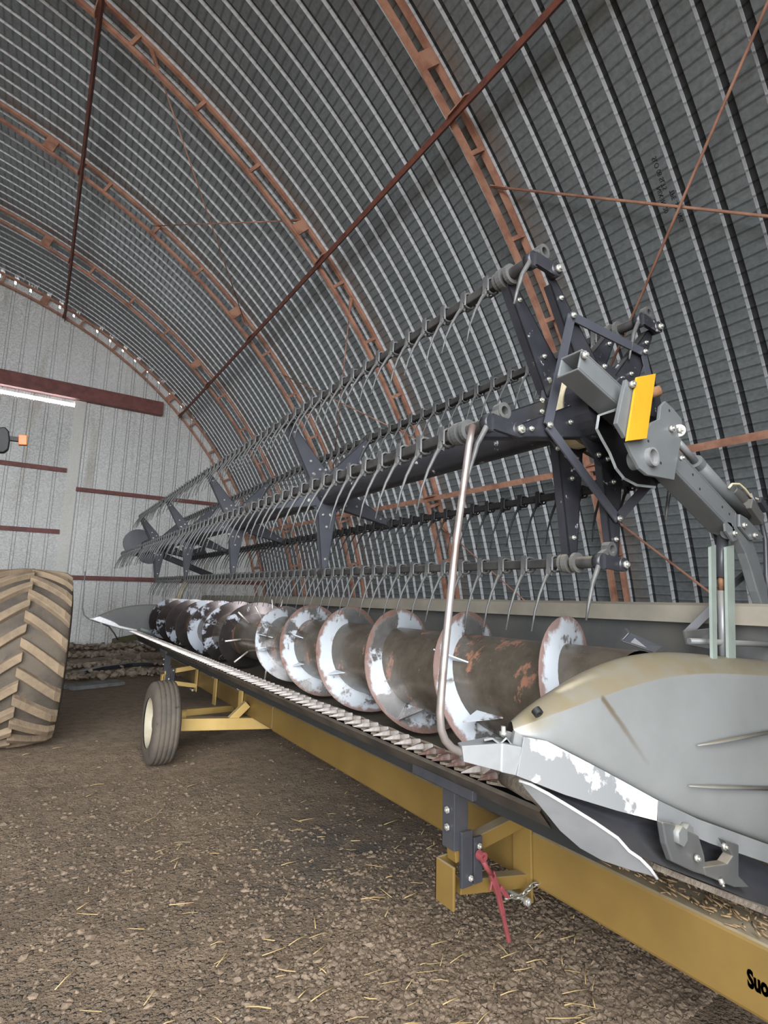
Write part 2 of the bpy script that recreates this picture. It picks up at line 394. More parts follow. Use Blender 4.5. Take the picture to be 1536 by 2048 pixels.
def floor_mat():
    M_ = bpy.data.materials.new('dirt_and_gravel'); M_.use_nodes = True; nt = M_.node_tree; B = nt.nodes['Principled BSDF']
    tc = nd(nt, 'ShaderNodeTexCoord').outputs['Object']
    n1 = noisetex(nt, tc, .8, 6, .6); n2 = noisetex(nt, tc, 9, 6, .65); n3 = noisetex(nt, tc, 60, 4, .6)
    v = nd(nt, 'ShaderNodeTexVoronoi'); v.inputs['Scale'].default_value = 34; nt.links.new(tc, v.inputs['Vector'])
    v2 = nd(nt, 'ShaderNodeTexVoronoi'); v2.inputs['Scale'].default_value = 75; nt.links.new(tc, v2.inputs['Vector'])
    soil = mixc(nt, ramp(nt, n2, [(.3, 0.0), (.7, 1.0)]), (.125, .086, .053), (.25, .18, .118))
    sx = nd(nt, 'ShaderNodeSeparateColor'); nt.links.new(v.outputs['Color'], sx.inputs[0])
    peb = mixc(nt, sx.outputs[0], (.10, .072, .05), (.21, .163, .118))
    sx2 = nd(nt, 'ShaderNodeSeparateColor'); nt.links.new(v2.outputs['Color'], sx2.inputs[0])
    peb2 = mixc(nt, sx2.outputs[0], (.095, .068, .047), (.185, .142, .102))
    m1 = math_(nt, 'MULTIPLY', ramp(nt, v.outputs['Distance'], [(.32, 1.0), (.46, 0.0)]), ramp(nt, sx.outputs[1], [(.35, 0.0), (.4, 1.0)]))
    m2 = ramp(nt, v2.outputs['Distance'], [(.3, 1.0), (.45, 0.0)])
    sxy = nd(nt, 'ShaderNodeSeparateXYZ'); nt.links.new(tc, sxy.inputs[0])
    deep = nd(nt, 'ShaderNodeMapRange'); nt.links.new(sxy.outputs[1], deep.inputs[0])      # gravel by the door, packed earth further in
    for q_, v_ in zip((1, 2, 3, 4), (3.0, 5.8, 1.0, .12)): deep.inputs[q_].default_value = v_
    patch = math_(nt, 'MULTIPLY', deep.outputs[0], ramp(nt, n1, [(.40, 0.15), (.52, 1.0)]))
    soil = mixc(nt, math_(nt, 'MULTIPLY', patch, .55), soil, (.085, .06, .04))
    soil = mixc(nt, math_(nt, 'MULTIPLY', math_(nt, 'SUBTRACT', 1.0, deep.outputs[0]), ramp(nt, n2, [(.3, .3), (.6, .75)])), soil, (.34, .25, .17))
    c = mixc(nt, math_(nt, 'MULTIPLY', m2, math_(nt, 'MULTIPLY', patch, .8)), soil, peb2)
    c = mixc(nt, math_(nt, 'MULTIPLY', m1, patch), c, peb)
    # oil-dark stain in the middle of the floor
    g = nd(nt, 'ShaderNodeVectorMath', operation='DISTANCE'); nt.links.new(tc, g.inputs[0]); g.inputs[1].default_value = tuple(PX(690, 1700, Z=-CAMH) + Vector((0, 0, CAMH)))
    st = math_(nt, 'MULTIPLY', ramp(nt, g.outputs['Value'], [(.1, 1.0), (.75, 0.0)]), ramp(nt, noisetex(nt, tc, 4, 5), [(.4, 0.0), (.55, .8)]))
    c = mixc(nt, st, c, (.055, .047, .042))
    nt.links.new(c, B.inputs['Base Color']); B.inputs['Roughness'].default_value = .92
    h = math_(nt, 'ADD', math_(nt, 'MULTIPLY', m1, .9), math_(nt, 'ADD', math_(nt, 'MULTIPLY', m2, .5), math_(nt, 'ADD', math_(nt, 'MULTIPLY', n2, .8), math_(nt, 'MULTIPLY', n3, .5))))
    b = nd(nt, 'ShaderNodeBump'); b.inputs['Strength'].default_value = .9; b.inputs['Distance'].default_value = .022
    nt.links.new(h, b.inputs['Height']); nt.links.new(b.outputs[0], B.inputs['Normal'])
    return M_


# ================================================================== STRUCTURE
# floor -------------------------------------------------------------
def gz(x, y):
    """height of the dirt floor (camera-relative)"""
    h = .012 * mnoise.noise(Vector((x * 1.3, y * 1.3, 0))) + .006 * mnoise.noise(Vector((x * 5, y * 5, 3)))
    if y > 9.2 and -1.5 < x < 7:
        k = min(1, (y - 9.2) / 3.0); e = max(0, min(1, (x + 1.5) / .8))
        h += e * k * (.05 + .05 * mnoise.noise(Vector((x * .6, y * 1.8, 9))))
    return -CAMH + h


xs = list(np.arange(-16, -2, .8)) + list(np.arange(-2, 3.2, .05)) + list(np.arange(3.2, 9, .6))
ys = list(np.arange(-9, 1, .8)) + list(np.arange(1.0, 7.5, .05)) + list(np.arange(7.5, 19, .2))
b = MB(); b.smooth = True
b.grid([[(x, y, gz(x, y)) for x in xs] for y in ys])
struct(b.build('floor', floor_mat(), recalc=False), 'brown dirt floor strewn with gravel and straw', 'floor')

# hangar shell --------------------------------------------------------
CX, CZ, RIN = -3.66, -1.99, 9.48        # arch centre and radius of the ribs' inner chord
RSH = RIN + .30                         # inner face of the sheets


def HA(r, th, y): return Vector((CX + r * math.cos(th), y, CZ + r * math.sin(th)))


prof = [(0, 0), (.178, 0), (.186, .052), (.241, .052), (.25, 0)]
Y0, Y1 = -.96, 15.79
b = MB(MH)
npitch = int(round((Y1 - Y0) / .25)); NTH = 96
cols = []
for i in range(npitch):
    cols += [(Y0 + i * .25 + u, d) for u, d in prof[:-1]]
cols.append((Y1, 0))
idx = []
for j in range(NTH + 1):
    th = math.radians(1.5 + 177 * j / NTH); row = []
    for (y, d) in cols:
        k = b.vert(HA(RSH + d, th, y)); b.uv[k] = (y - Y0, th * RSH); row.append(k)
    idx.append(row)
for a, c in zip(idx, idx[1:]):
    for i in range(len(cols) - 1): b.face((a[i], a[i + 1], c[i + 1], c[i]))
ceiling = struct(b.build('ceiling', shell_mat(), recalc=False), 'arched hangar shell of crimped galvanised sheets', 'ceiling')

# end wall ------------------------------------------------------------
M_wall = endwall_mat('galvanised_end_sheet', (.88, .89, .88), (.56, .575, .57))
YW = 15.6
jamb_t = HP(147, 800, YW); jamb_b = HP(118, 1140, YW)
XJ = (jamb_t.x + jamb_b.x) / 2                    # door jamb
ZDT = HP(100, 806, YW).z                          # top of the door leaf
ZLB = HP(100, 798, YW).z                          # underside of the lintel
XDL = XJ - 4.6                                    # far side of the doorway


def wallstrip(b, x0, x1, zb, zt, y, pitch=.335, rib=.078, dep=.05, top=None):
    """vertical sheet with a narrow raised rib every pitch; top(x) gives the upper edge"""
    x = x0
    while x < x1 - .01:
        g_ = .013; r0 = pitch - rib
        for a, c, d0, d1, cut in ((0, r0, 0, 0, 0), (r0, r0 + .002, 0, dep, .0), (r0 + .002, r0 + g_, dep, dep, .0), (r0 + g_, r0 + g_ + .002, dep, 0, .0), (r0 + g_ + .002, pitch - g_ - .002, 0, 0, .24), (pitch - g_ - .002, pitch - g_, 0, dep, .0), (pitch - g_, pitch - .002, dep, dep, .0), (pitch - .002, pitch, dep, 0, .0)):
            xa, xb = x + a, min(x + c, x1)
            if xa >= x1: break
            za, zc = (top(xa) - cut, top(xb) - cut) if top else (zt, zt)
            if za <= zb or zc <= zb: continue
            k = [b.vert(p) for p in ((xa, y + d0, zb), (xb, y + d1, zb), (xb, y + d1, zc), (xa, y + d0, za))]; b.face(k)
        x += pitch


def arc_top(x):
    q = (RSH + .14) ** 2 - (x - CX) ** 2
    return CZ + math.sqrt(q) if q > 0 else -9


b = MB(MH)
ZB = -2.2
wallstrip(b, XJ, 6.3, ZB, 0, YW, top=arc_top)
wallstrip(b, XDL, XJ, ZLB, 0, YW, top=arc_top)
wallstrip(b, -13.6, XDL, ZB, 0, YW, top=arc_top)
struct(b.build('wall_back', M_wall, recalc=False), 'corrugated galvanised end wall of the hangar', 'wall')

# door leaf in the end wall
dr = MB(MH); wallstrip(dr, XDL, XJ - .02, ZB, ZDT, YW - .05)
door = struct(dr.build('door_1', endwall_mat('galvanised_door_sheet', (.76, .77, .765), (.46, .475, .47)), recalc=False), 'large sheet metal door leaf in the end wall', 'door')
sub(door)
for (a, c) in (((-400, 880), (141, 941)), ((-400, 1022), (125, 1063))):
    g = MB(MH); q = HP(*c, YW - .12); zz = HP(40, (929 if a[1] < 900 else 1058), YW - .12).z
    g.box((XDL + .1, YW - .13, zz - .055), (XJ - .03, YW - .06, zz + .055)); g.build('door_rail', M_girt, door)
# trims: jamb boards and lintel beam
g = MB(MH); g.box((XJ - .02, YW - .06, ZB), (XJ + .24, YW - .02, ZDT + .4))
struct(g.build('trim_1', endwall_mat('pale_jamb_board', (.74, .74, .69), (.62, .62, .57))), 'pale vertical jamb strip beside the metal door', 'trim')


def girt(name, p, q, h, d, label, y=YW - .02, m_=None):
    p, q = HP(*p, y), HP(*q, y); g = MB(MH)
    zc = (p.z + q.z) / 2
    o = (q.x, q.z)
    g.angle(Vector((p.x, y, zc - h / 2)), Vector((q.x, y, zc - h / 2)), d, h, .012 if h < .2 else d * .8, (0, -1, 0), (0, 0, 1))
    return tag(g.build(name, m_ or M_girt, bevel=.004), label, 'beam')


g = MB(MH); pl, pr = HP(20, 775, YW - .2), HP(326, 818, YW - .2)
zt_, zb_ = HP(326, 805, YW - .2).z, HP(326, 831, YW - .2).z
g.box((XDL - .6, YW - .24, zb_), (pr.x, YW - .03, zt_))
tag(g.build('lintel_beam', M_girt, bevel=.006), 'thick red lintel beam across the end wall above the door', 'beam')
girt('wall_girt', (152, 976), (445, 1012), .11, .07, 'thin red rail on the end wall right of the door, upper one', YW - .06)
girt('wall_girt', (140, 1148), (545, 1172), .11, .07, 'thin red rail on the end wall right of the door, lower one behind the reel', YW - .06)

# unseen front wall, added with its doorway shaped to limit the daylight
b = MB(MH)
DX0, DX1, DZT, FYW = -6.8, 1.0, 4.0, -.93
wallstrip(b, DX1, 6.3, ZB, 0, FYW, top=arc_top)
wallstrip(b, DX0, DX1, DZT, 0, FYW, top=arc_top)
wallstrip(b, -13.6, DX0, ZB, 0, FYW, top=arc_top)
struct(b.build('wall_front_added', M_wall, recalc=False), 'unseen front end wall added around the doorway to shape the daylight', 'wall')

# arch ribs -----------------------------------------------------------
RIBY = [(1.157 + .98 * k) * 3.06 for k in range(-1, 5)]
RLAB = ['red lattice roof rib beside the camera, nearest the open end',
        'bright orange red lattice rib behind the near end of the reel',
        'red lattice roof rib second behind the near end of the reel',
        'red lattice roof rib third behind the near end of the reel',
        'red lattice roof rib next to last before the end wall',
        'thin dark red rib against the end wall']


def chord(bm, r, y, w, h, t):
    """L section swept along the arch: one leg across the hangar axis, one radial"""
    pr = [(0, 0), (w, 0), (w, t), (t, t), (t, h), (0, h)]
    rows = []
    for j in range(73):
        th = math.radians(1.5 + 177 * j / 72)
        rows.append([HA(r + q, th, y + p) for p, q in pr])
    bm.grid(rows, True)


for i, y in enumerate(RIBY):
    base = Vector(MH @ np.array(HA(RIN, math.radians(3), y)))
    yy = min(y, 15.42)
    rib = thing('arch_rib', RLAB[i], 'rib', base, 'lattice arch ribs of the hangar')
    c = MB(MH); chord(c, RIN - .03, yy - .03, .055, .05, .007); c.build('inner_chord', M_rib, rib)
    c = MB(MH); chord(c, RIN + .22, yy - .03, .055, .05, .007); c.build('outer_chord', M_rib, rib)
    for k in range(0, 32):
        th = math.radians(3.4 + k * 5.625); n_ = 1
        for dth in ((-.006, .006) if k % 4 == 3 and False else (0,)):
            c = MB(MH)
            p, q = HA(RIN, th + dth, yy - .02), HA(RIN + .22, th + dth, yy - .02)
            tng = Vector((-math.sin(th), 0, math.cos(th)))
            c.bar(p, q, .045 if k % 4 else .16, .055, up=(0, 1, 0))
            c.build('batten', M_rib, rib)

PTH = [21, 45, 67.5, 90, 112.5, 135]
PLAB = ['red wall rail running low along the curved right side behind the reel',
        'dark red purlin running diagonally up across the middle of the curved roof',
        'dark red purlin high in the roof on the left of the picture',
        'dark red purlin along the top of the arch', 'dark red purlin left of the ridge', 'dark red purlin low on the left side']
for th_, lb in zip(PTH, PLAB):
    th = math.radians(th_); er = Vector((math.cos(th), 0, math.sin(th))); et = Vector((-math.sin(th), 0, math.cos(th)))
    c = MB(MH); r = RIN - .035
    c.angle(HA(r, th, -.85) - et * .03, HA(r, th, 15.45) - et * .03, .065, .075, .007, et, -er) if th_ != 21 else c.angle(HA(r, th, -.85) - et * .03, HA(r, th, 15.45) - et * .03, .075, .075, .007, et, er)
    o = tag(c.build('roof_purlin', M_purlin if th_ != 21 else M_rib), lb, 'purlin', 'purlins along the hangar')
    sub(o)
    for y in RIBY[1:]:
        yy = min(y, 15.42)
        k = MB(MH); p = HA(RIN - .05, th, yy) + et * .045
        k.prism([p - er * .03 - Vector((0, .02, 0)) - et * .01, p - er * .03 + Vector((0, .30 if th_ < 60 else .1, 0)) * (-1), p + er * .05 + Vector((0, .30, 0)) * (-1), p + er * .28 - Vector((0, .02, 0))], et * .012)
        k.build('gusset_plate', M_rib, o)


def brace(p, q, lab, r=.011):
    c = MB(MH); p3, q3 = HA(RIN + .17, math.radians(p[0]), p[1]), HA(RIN + .17, math.radians(q[0]), q[1])
    c.tube([p3, q3], r, 8)
    for a, d in ((p3, (q3 - p3).normalized()), (q3, (p3 - q3).normalized())):
        c.bar(a - d * .06, a + d * .14, .05, .012, up=(0, 0, 1))
    tag(c.build('brace_rod', M_rib), lab, 'brace', 'cross bracing rods between ribs')


Yr = RIBY
brace((40.5, Yr[1]), (27, Yr[0] - .1), 'thin red brace rod crossing near the upper right, falling to the right', .013)
brace((24, Yr[1]), (43, Yr[0] - .1), 'thin red brace rod rising from behind the reel hub to the upper right edge', .013)
brace((17.5, Yr[1]), (1.5, Yr[0]), 'thin red brace rod low on the right wall falling to the lift cylinder', .013)
brace((60, Yr[3]), (49, Yr[2]), 'thin brace rod across the upper left roof, the flatter of the crossing pair', .010)
brace((47, Yr[3]), (64, Yr[2]), 'thin brace rod across the upper left roof, the steeper of the crossing pair', .010)
brace((40, Yr[3]), (27, Yr[2]), 'thin brace rod in front of the middle wall above the reel, falling right', .010)
brace((26, Yr[3]), (41, Yr[2]), 'thin brace rod in front of the middle wall above the reel, steeper one', .010)
brace((18, Yr[2]), (5, Yr[1] + .1), 'thin brace rod low on the wall between the reel bats', .010)


def text_mesh(txt, size, T, name, m_, parent=None, sx=1.0, ext=.0008, bold=0.0):
    cu = bpy.data.curves.new(name, 'FONT'); cu.body = txt; cu.size = size; cu.extrude = ext; cu.offset = bold; cu.resolution_u = 3
    tmp = bpy.data.objects.new('tmp_text', cu); COL.objects.link(tmp)
    dg = bpy.context.evaluated_depsgraph_get(); me = bpy.data.meshes.new_from_object(tmp.evaluated_get(dg))
    bpy.data.objects.remove(tmp); bpy.data.curves.remove(cu)
    me.name = name
    for v in me.vertices:
        v.co = T(v.co.x * sx, v.co.y, v.co.z)
    me.materials.clear(); me.materials.append(m_)
    o = bpy.data.objects.new(name, me); COL.objects.link(o)
    if parent is not None: o.parent = parent
    return o


# stencilled lot numbers on one sheet of the right wall
def stencil(y0, th0, flip):
    def T(x, y, z):
        th = th0 - x / RSH
        p = HA(RSH - .004 - abs(z), th, y0 + y)
        return Vector(MH @ np.array(p)) + Vector((0, 0, CAMH))
    return T


PS = HP(1325, 460, 1.0); ps = PS / PS.y
# where that line of sight meets the shell
best = min(((abs(math.hypot(ps.x * t - CX, ps.z * t - CZ) - RSH), t) for t in np.arange(1.2, 3.5, .002)))[1]
sth = math.atan2(ps.z * best - CZ, ps.x * best - CX)
k_ = math.floor((best - Y0) / .25); sy0 = Y0 + k_ * .25
for j, (t, dx) in enumerate((('TPE .309 NIS', .02), ('SLO 08 SLTS', -.30), ('NIX IN 20', -.06))):
    text_mesh(t, .055, stencil(sy0 + .015 + j * .045, sth + .03 - dx / RSH, 1), 'stencil_lettering', M_ink, ceiling)

# ================================================================== GROUND COVER
def ico():
    import bmesh
    bm = bmesh.new(); bmesh.ops.create_icosphere(bm, subdivisions=1, radius=1)
    v = np.array([x.co[:] for x in bm.verts]); f = [tuple(q.index for q in fc.verts) for fc in bm.faces]; bm.free(); return v, np.array(f)


IV, IF = ico()


def scatter(name, n, sampler, m_, size, label, cat, flat=.6):
    vs, fs = [], []; c = 0
    for _ in range(n):
        r = sampler()
        if r is None: continue
        x, y, z, k = r
        s_ = size * k * np.array([random.uniform(.6, 1.5), random.uniform(.6, 1.3), flat * random.uniform(.6, 1.2)])
        a = random.uniform(0, 2 * PI); ca, sa = math.cos(a), math.sin(a)
        v = IV * (1 + rng.uniform(-.38, .38, (len(IV), 1))) * s_
        v = np.c_[v[:, 0] * ca - v[:, 1] * sa, v[:, 0] * sa + v[:, 1] * ca, v[:, 2]]
        tl = random.uniform(-.5, .5); v = np.c_[v[:, 0], v[:, 1] * math.cos(tl) - v[:, 2] * math.sin(tl), v[:, 1] * math.sin(tl) + v[:, 2] * math.cos(tl)]
        vs.append(v + np.array([x, y, z + CAMH])); fs.append(IF + c); c += len(IV)
    vs = np.concatenate(vs); fs = np.concatenate(fs)
    me = bpy.data.meshes.new(name); me.from_pydata(vs.tolist(), [], fs.tolist()); me.materials.append(m_); me.update()
    o = bpy.data.objects.new(name, me); COL.objects.link(o)
    return tag(o, label, cat, kind='stuff')


def peb():
    y = 1.15 / (1 - random.random() * .83); x = random.uniform(-.95, 2.3) * y + (.1 if y < 2 else 0)
    if x > 3.1: return None
    n_ = mnoise.noise(Vector((x * .8, y * .8, 21))) + .35 * mnoise.noise(Vector((x * 3, y * 3, 4)))
    if n_ < -.12 and random.random() < .8: return None
    if y > 4 and random.random() < (y - 4) * .4: return None
    k = random.choice((.5, .6, .8, .8, 1, 1.35, 1.7 if random.random() < .3 else .7))
    return x, y, gz(x, y) + .0005, k


scatter('gravel', 52000, peb, M_stone, .0105, 'loose grey brown gravel stones lying on the dirt floor', 'gravel')


def clod():
    q = random.choice((0, 0, 1, 1, 2, 2, 3))
    x = random.uniform(.35, 4.2)
    y = (14.6, 12.9, 11.4, 10.0)[q] + .5 * math.sin(x * 1.1) + random.gauss(0, .18)
    return x, y, gz(x, y) + .03 + random.random() * (.1 if q == 0 else .05), random.choice((.6, 1, 1.5))


scatter('rubble', 1500, clod, M_clod, .05, 'low ridges of pale crumbly rubble along the foot of the end wall', 'rubble', .7)

sv = MB()
for _ in range(650):
    y = 1.2 / (1 - random.random() * .8); x = random.uniform(-.9, 1.4) * y
    if x < y * .1 and random.random() < .6: continue
    a = random.uniform(-.9, .9) if random.random() < .7 else random.uniform(0, PI); L = random.uniform(.03, .13)
    z = gz(x, y) + random.uniform(.008, .02); d = Vector((math.cos(a), math.sin(a), random.uniform(-.08, .08))) * L
    p = Vector((x, y, z)); md = p + d * .5 + Vector((0, 0, random.uniform(-.003, .006)))
    sv.tube([p, md, p + d], random.uniform(.0012, .0026), 4)
tag(sv.build('straw', M_straw, recalc=False), 'scattered yellow straw stalks on the gravel floor', 'straw', kind='stuff')

sv = MB()
for _ in range(420):
    y = random.uniform(.55, 1.35) if random.random() < .6 else random.uniform(1.35, 4.3); x = random.uniform(1.835, 1.965); a = random.uniform(0, PI); L = random.uniform(.012, .045); p = Vector((x, y, -.912 + random.uniform(0, .012)))
    sv.tube([p, p + Vector((math.cos(a) * L * .5, math.sin(a) * L, random.uniform(-.002, .008)))], random.uniform(.0012, .004), 4)
tag(sv.build('chaff', M_chaff, recalc=False), 'brown chaff lying on top of the yellow cart beam', 'chaff', kind='stuff')

# boards and strips at the foot of the end wall
def strip(name, pts, w, h, m_, lab, cat):
    c = MB(); P = [Vector(p) for p in pts]; rows = []
    for i, p in enumerate(P):
        d = (P[min(i + 1, len(P) - 1)] - P[max(i - 1, 0)]).normalized(); a = Vector((d.y, -d.x, 0)).normalized()
        if a.y > 0: a = -a
        rows.append([p + a * w / 2, p - a * w / 2, p - a * w / 2 + Vector((0, 0, h)), p + a * w / 2 + Vector((0, 0, h))])
    k = c.grid(rows, True); c.face(k[0][::-1]); c.face(k[-1])
    tag(c.build(name, m_, bevel=.006), lab, cat)


def gpt(px, py, dz=0.0):
    p = PX(px, py, Z=-CAMH + .04)
    return Vector((p.x, p.y, gz(p.x, p.y) + dz))


strip('weathered_board', [gpt(136, 1338), gpt(200, 1327), gpt(260, 1320), gpt(330, 1316), gpt(420, 1316)], .22, .10, M_wood, 'long weathered board lying along the rubble beneath the end wall', 'board')
strip('dark_hose', [gpt(140, 1352), gpt(200, 1341), gpt(260, 1333), gpt(330, 1330), gpt(420, 1332)], .16, .07, M_dkgrey, 'flat dark strip curving along the ground behind the small wheel', 'strip')
strip('bluish_sheet', [gpt(135, 1374), gpt(180, 1369), gpt(240, 1363)], .34, .06, M_blue, 'bluish grey sheet on the ground between the big tyre and small wheel', 'sheet')
strip('mossy_board', [Vector((1.75, 15.3, -1.28)), Vector((2.9, 15.3, -1.05))], .1, .16, M_moss, 'mossy dark board leaning at the foot of the end wall', 'board')

# ================================================================== HEADER CART
BX, BT, BB = 1.82, -.917, -1.115
cart = thing('header_cart', 'long yellow header transport cart with black posts and small wheels', 'trailer', (BX, 4.5, -CAMH))
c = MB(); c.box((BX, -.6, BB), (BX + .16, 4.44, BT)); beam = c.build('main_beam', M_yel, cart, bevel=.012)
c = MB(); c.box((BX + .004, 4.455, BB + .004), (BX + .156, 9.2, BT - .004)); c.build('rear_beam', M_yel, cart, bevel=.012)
sub(beam)
# lettering on the near end of the beam
o = PX(1493, 1925, X=BX)
text_mesh('Suo', .062, lambda x, y, z: Vector((BX - .0012 - abs(z), o.y - x, o.z - .058 + y)) - Vector(cart['_o']), 'lettering', M_black2, beam, sx=.55, bold=.003)


def bracket(Yb, X0, near):
    """outrigger with a black post that carries the cutter bar; Yb station, X0 outer end"""
    br = MB(); t = .012
    zt = -.905; w = .05
    # upper arm across the beam, lower diagonal, beam plate, outer end plate
    br.bar((X0 + .02, Yb, zt + .0 - .02), (BX + .22, Yb, zt + .065), w, .055, up=(0, 0, 1))
    br.bar((X0 + .05, Yb, zt - .135), (BX - .01, Yb, zt - .20), w, .05, up=(0, 0, 1))
    br.box((BX - .014, Yb - .05, BB - .06), (BX - .002, Yb + .05, BT + .04))
    br.box((X0 - .012, Yb - .05, zt - .19), (X0, Yb + .055, zt - .045))
    br.box((X0 - .012, Yb + .045, zt - .19), (X0 + .09, Yb + .055, zt - .045))
    br.mi = 1
    for y_ in (-.0,):
        br.bolt((BX - .055, Yb - .052, BB - .035), (0, -1, 0), .017, .02); br.cyl((BX - .055, Yb - .05, BB - .035), (BX - .055, Yb + .05, BB - .035), .009)
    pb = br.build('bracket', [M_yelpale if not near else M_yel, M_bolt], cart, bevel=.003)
    po = MB()
    # square post in two telescoping pieces with a cradle on top
    po.box((X0 + .005, Yb - .035, -.905), (X0 + .075, Yb + .035, -.68))
    po.box((X0 + .03, Yb - .05, -1.03), (X0 + .085, Yb - .036, -.84))
    po.box((X0 + .092, Yb - .05, -1.03), (X0 + .135, Yb - .036, -.87))
    po.box((X0 - .02, Yb - .16, -.69), (X0 + .1, Yb + .2, -.655))
    po.mi = 1
    for p in ((X0 + .003, Yb, -.77), (X0 + .003, Yb, -.83)): po.bolt(p, (-1, 0, 0), .014, .008)
    for p in ((X0 + .07, Yb - .051, -1.0), (X0 + .115, Yb - .051, -.9)): po.bolt(p, (0, -1, 0), .012, .008)
    po.build('post', [M_dkgrey, M_bolt], cart, bevel=.004)


bracket(1.63, 1.40, True)
YF = BX / float((lambda r: r[0] / r[1])(RW @ np.array([393 - 768., 1368 - 1024., FPX])))
bracket(YF, 1.40, False)


# wheels of the cart
def wheel(X, Y, rad, wid, side):
    """tyre with ribbed tread, dished rim facing side"""
    zc = -CAMH + rad
    t = MB(); t.smooth = True
    n = 48; pr = []
    for (dx, r) in ((-.5, .60), (-.52, .72), (-.50, .88), (-.43, .96), (-.36, .985), (-.30, .99), (-.28, .975), (-.26, .975), (-.24, .993), (-.12, 1.0), (-.10, .983), (-.08, .983), (-.06, 1.0), (.06, 1.0), (.08, .983), (.10, .983), (.12, 1.0), (.24, .993), (.26, .975), (.28, .975), (.30, .99), (.36, .985), (.43, .96), (.50, .88), (.52, .72), (.5, .60)):
        pr.append((dx * wid, r * rad))
    rows = [[(X + dx, Y + r * math.sin(2 * PI * k / n), zc + r * math.cos(2 * PI * k / n)) for dx, r in pr] for k in range(n + 1)]
    t.grid(rows)
    ty = t.build('tyre', M_tyre, cart); sub(ty)
    r_ = MB(); r_.smooth = True
    pr = [(side * .46 * wid, .61), (side * .44 * wid, .56), (side * .2 * wid, .53), (side * .1 * wid, .48), (side * .16 * wid, .3), (side * .22 * wid, .18), (side * .30 * wid, .17), (side * .31 * wid, .0)]
    r_.grid([[(X + dx, Y + q * rad * math.sin(2 * PI * k / n), zc + q * rad * math.cos(2 * PI * k / n)) for dx, q in pr] for k in range(n + 1)])
    pr = [(-side * .46 * wid, .61), (-side * .3 * wid, .5), (-side * .2 * wid, .1), (-side * .2 * wid, 0)]
    r_.grid([[(X + dx, Y + q * rad * math.sin(2 * PI * k / n), zc + q * rad * math.cos(2 * PI * k / n)) for dx, q in pr] for k in range(n + 1)])
    r_.build('rim', M_rim, ty)


WY = 5.05
wheel(1.035, WY, .345, .21, -1)
wheel(2.75, WY, .345, .21, 1)
ax = MB()
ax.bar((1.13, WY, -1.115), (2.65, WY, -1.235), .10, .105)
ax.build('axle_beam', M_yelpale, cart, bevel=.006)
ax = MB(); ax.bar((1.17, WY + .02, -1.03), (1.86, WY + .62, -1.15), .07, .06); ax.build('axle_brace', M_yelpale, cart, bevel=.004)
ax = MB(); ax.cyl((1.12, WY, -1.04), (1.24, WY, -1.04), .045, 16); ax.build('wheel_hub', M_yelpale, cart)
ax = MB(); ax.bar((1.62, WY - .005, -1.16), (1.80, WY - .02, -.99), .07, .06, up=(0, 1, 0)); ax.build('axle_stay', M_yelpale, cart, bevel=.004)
for yy in (5.26, 6.15):
    k = MB(); k.box((BX - .016, yy - .05, -1.19), (BX - .002, yy + .05, -.86)); k.box((BX + .162, yy - .05, -1.19), (BX + .176, yy + .05, -.86))
    k.mi = 1; k.cyl((BX - .05, yy, -.885), (BX + .22, yy, -.885), .011, 8); k.bolt((BX - .02, yy, -.885), (-1, 0, 0), .02, .03); k.bolt((BX + .18, yy, -.885), (1, 0, 0), .02, .02)
    k.build('beam_clamp', [M_yelpale, M_bolt], cart)

# red lever binder and its chain
YB = 1.56
P = lambda x, y: PX(x, y, Y=YB)
lb = thing('load_binder', 'red lever chain binder hanging from the near black post of the yellow cart', 'binder', P(1018, 1885))
k = MB(); k.tube([P(963, 1715), P(972, 1733), P(985, 1752)], [.011, .010, .010], 10); k.ring(P(963, 1712) + Vector((0, -.014, 0)), P(963, 1712) + Vector((0, .014, 0)), .008, .018, 14); k.build('upper_eye', M_red, lb)
k = MB(); k.bar(P(983, 1746), P(996, 1786), .026, .016, up=(0, 1, 0)); k.bar(P(1000, 1774), P(1016, 1796), .018, .014, up=(0, 1, 0)); k.bar(P(986, 1752), P(980, 1782), .008, .01, up=(0, 1, 0)); k.build('toggle', M_red, lb, bevel=.003)
k = MB(); k.bar(P(996, 1784), P(1006, 1830), .020, .014, up=(0, 1, 0)); k.bar(P(1006, 1830), P(1018, 1884), .015, .012, up=(0, 1, 0)); k.build('lever', M_red, lb, bevel=.003)


def link(b, p, q, w, r, up):
    p, q = Vector(p), Vector(q); d = (q - p).normalized(); L = (q - p).length; u = Vector(up); u = (u - d * u.dot(d)).normalized()
    pts = []
    for i in range(17):
        a = 2 * PI * i / 16; pts.append((p + q) / 2 + d * (math.cos(a) * L / 2 + (.25 * L if math.cos(a) > .1 else (-.25 * L if math.cos(a) < -.1 else 0)) * .0) + u * math.sin(a) * w)
    b.tube(pts, r, 6, caps=False)


ch = thing('chain', 'short zinc chain from the red binder up to the yellow beam', 'chain', P(1040, 1790))
cp = [P(1013, 1796), P(1024, 1792), P(1037, 1794), P(1048, 1788), P(1056, 1780), P(1062, 1772), P(1072, 1768), P(1078, 1764)]
for i, (p, q) in enumerate(zip(cp, cp[1:])):
    k = MB(); d = (q - p); link(k, p - d * .25, q + d * .25, .0085, .003, (0, 0, 1) if i % 2 else (0, 1, 0)); k.build('link', M_zinc, ch)

# ================================================================== HEADER
KX, KZ = 1.255, -.548
YN, YE = 1.04, 9.06              # near and far ends of the cutting width
hd = thing('combine_header', 'long grey combine grain header with reel, auger and cutter bar on yellow cart', 'header', (1.9, 5.0, -.66))

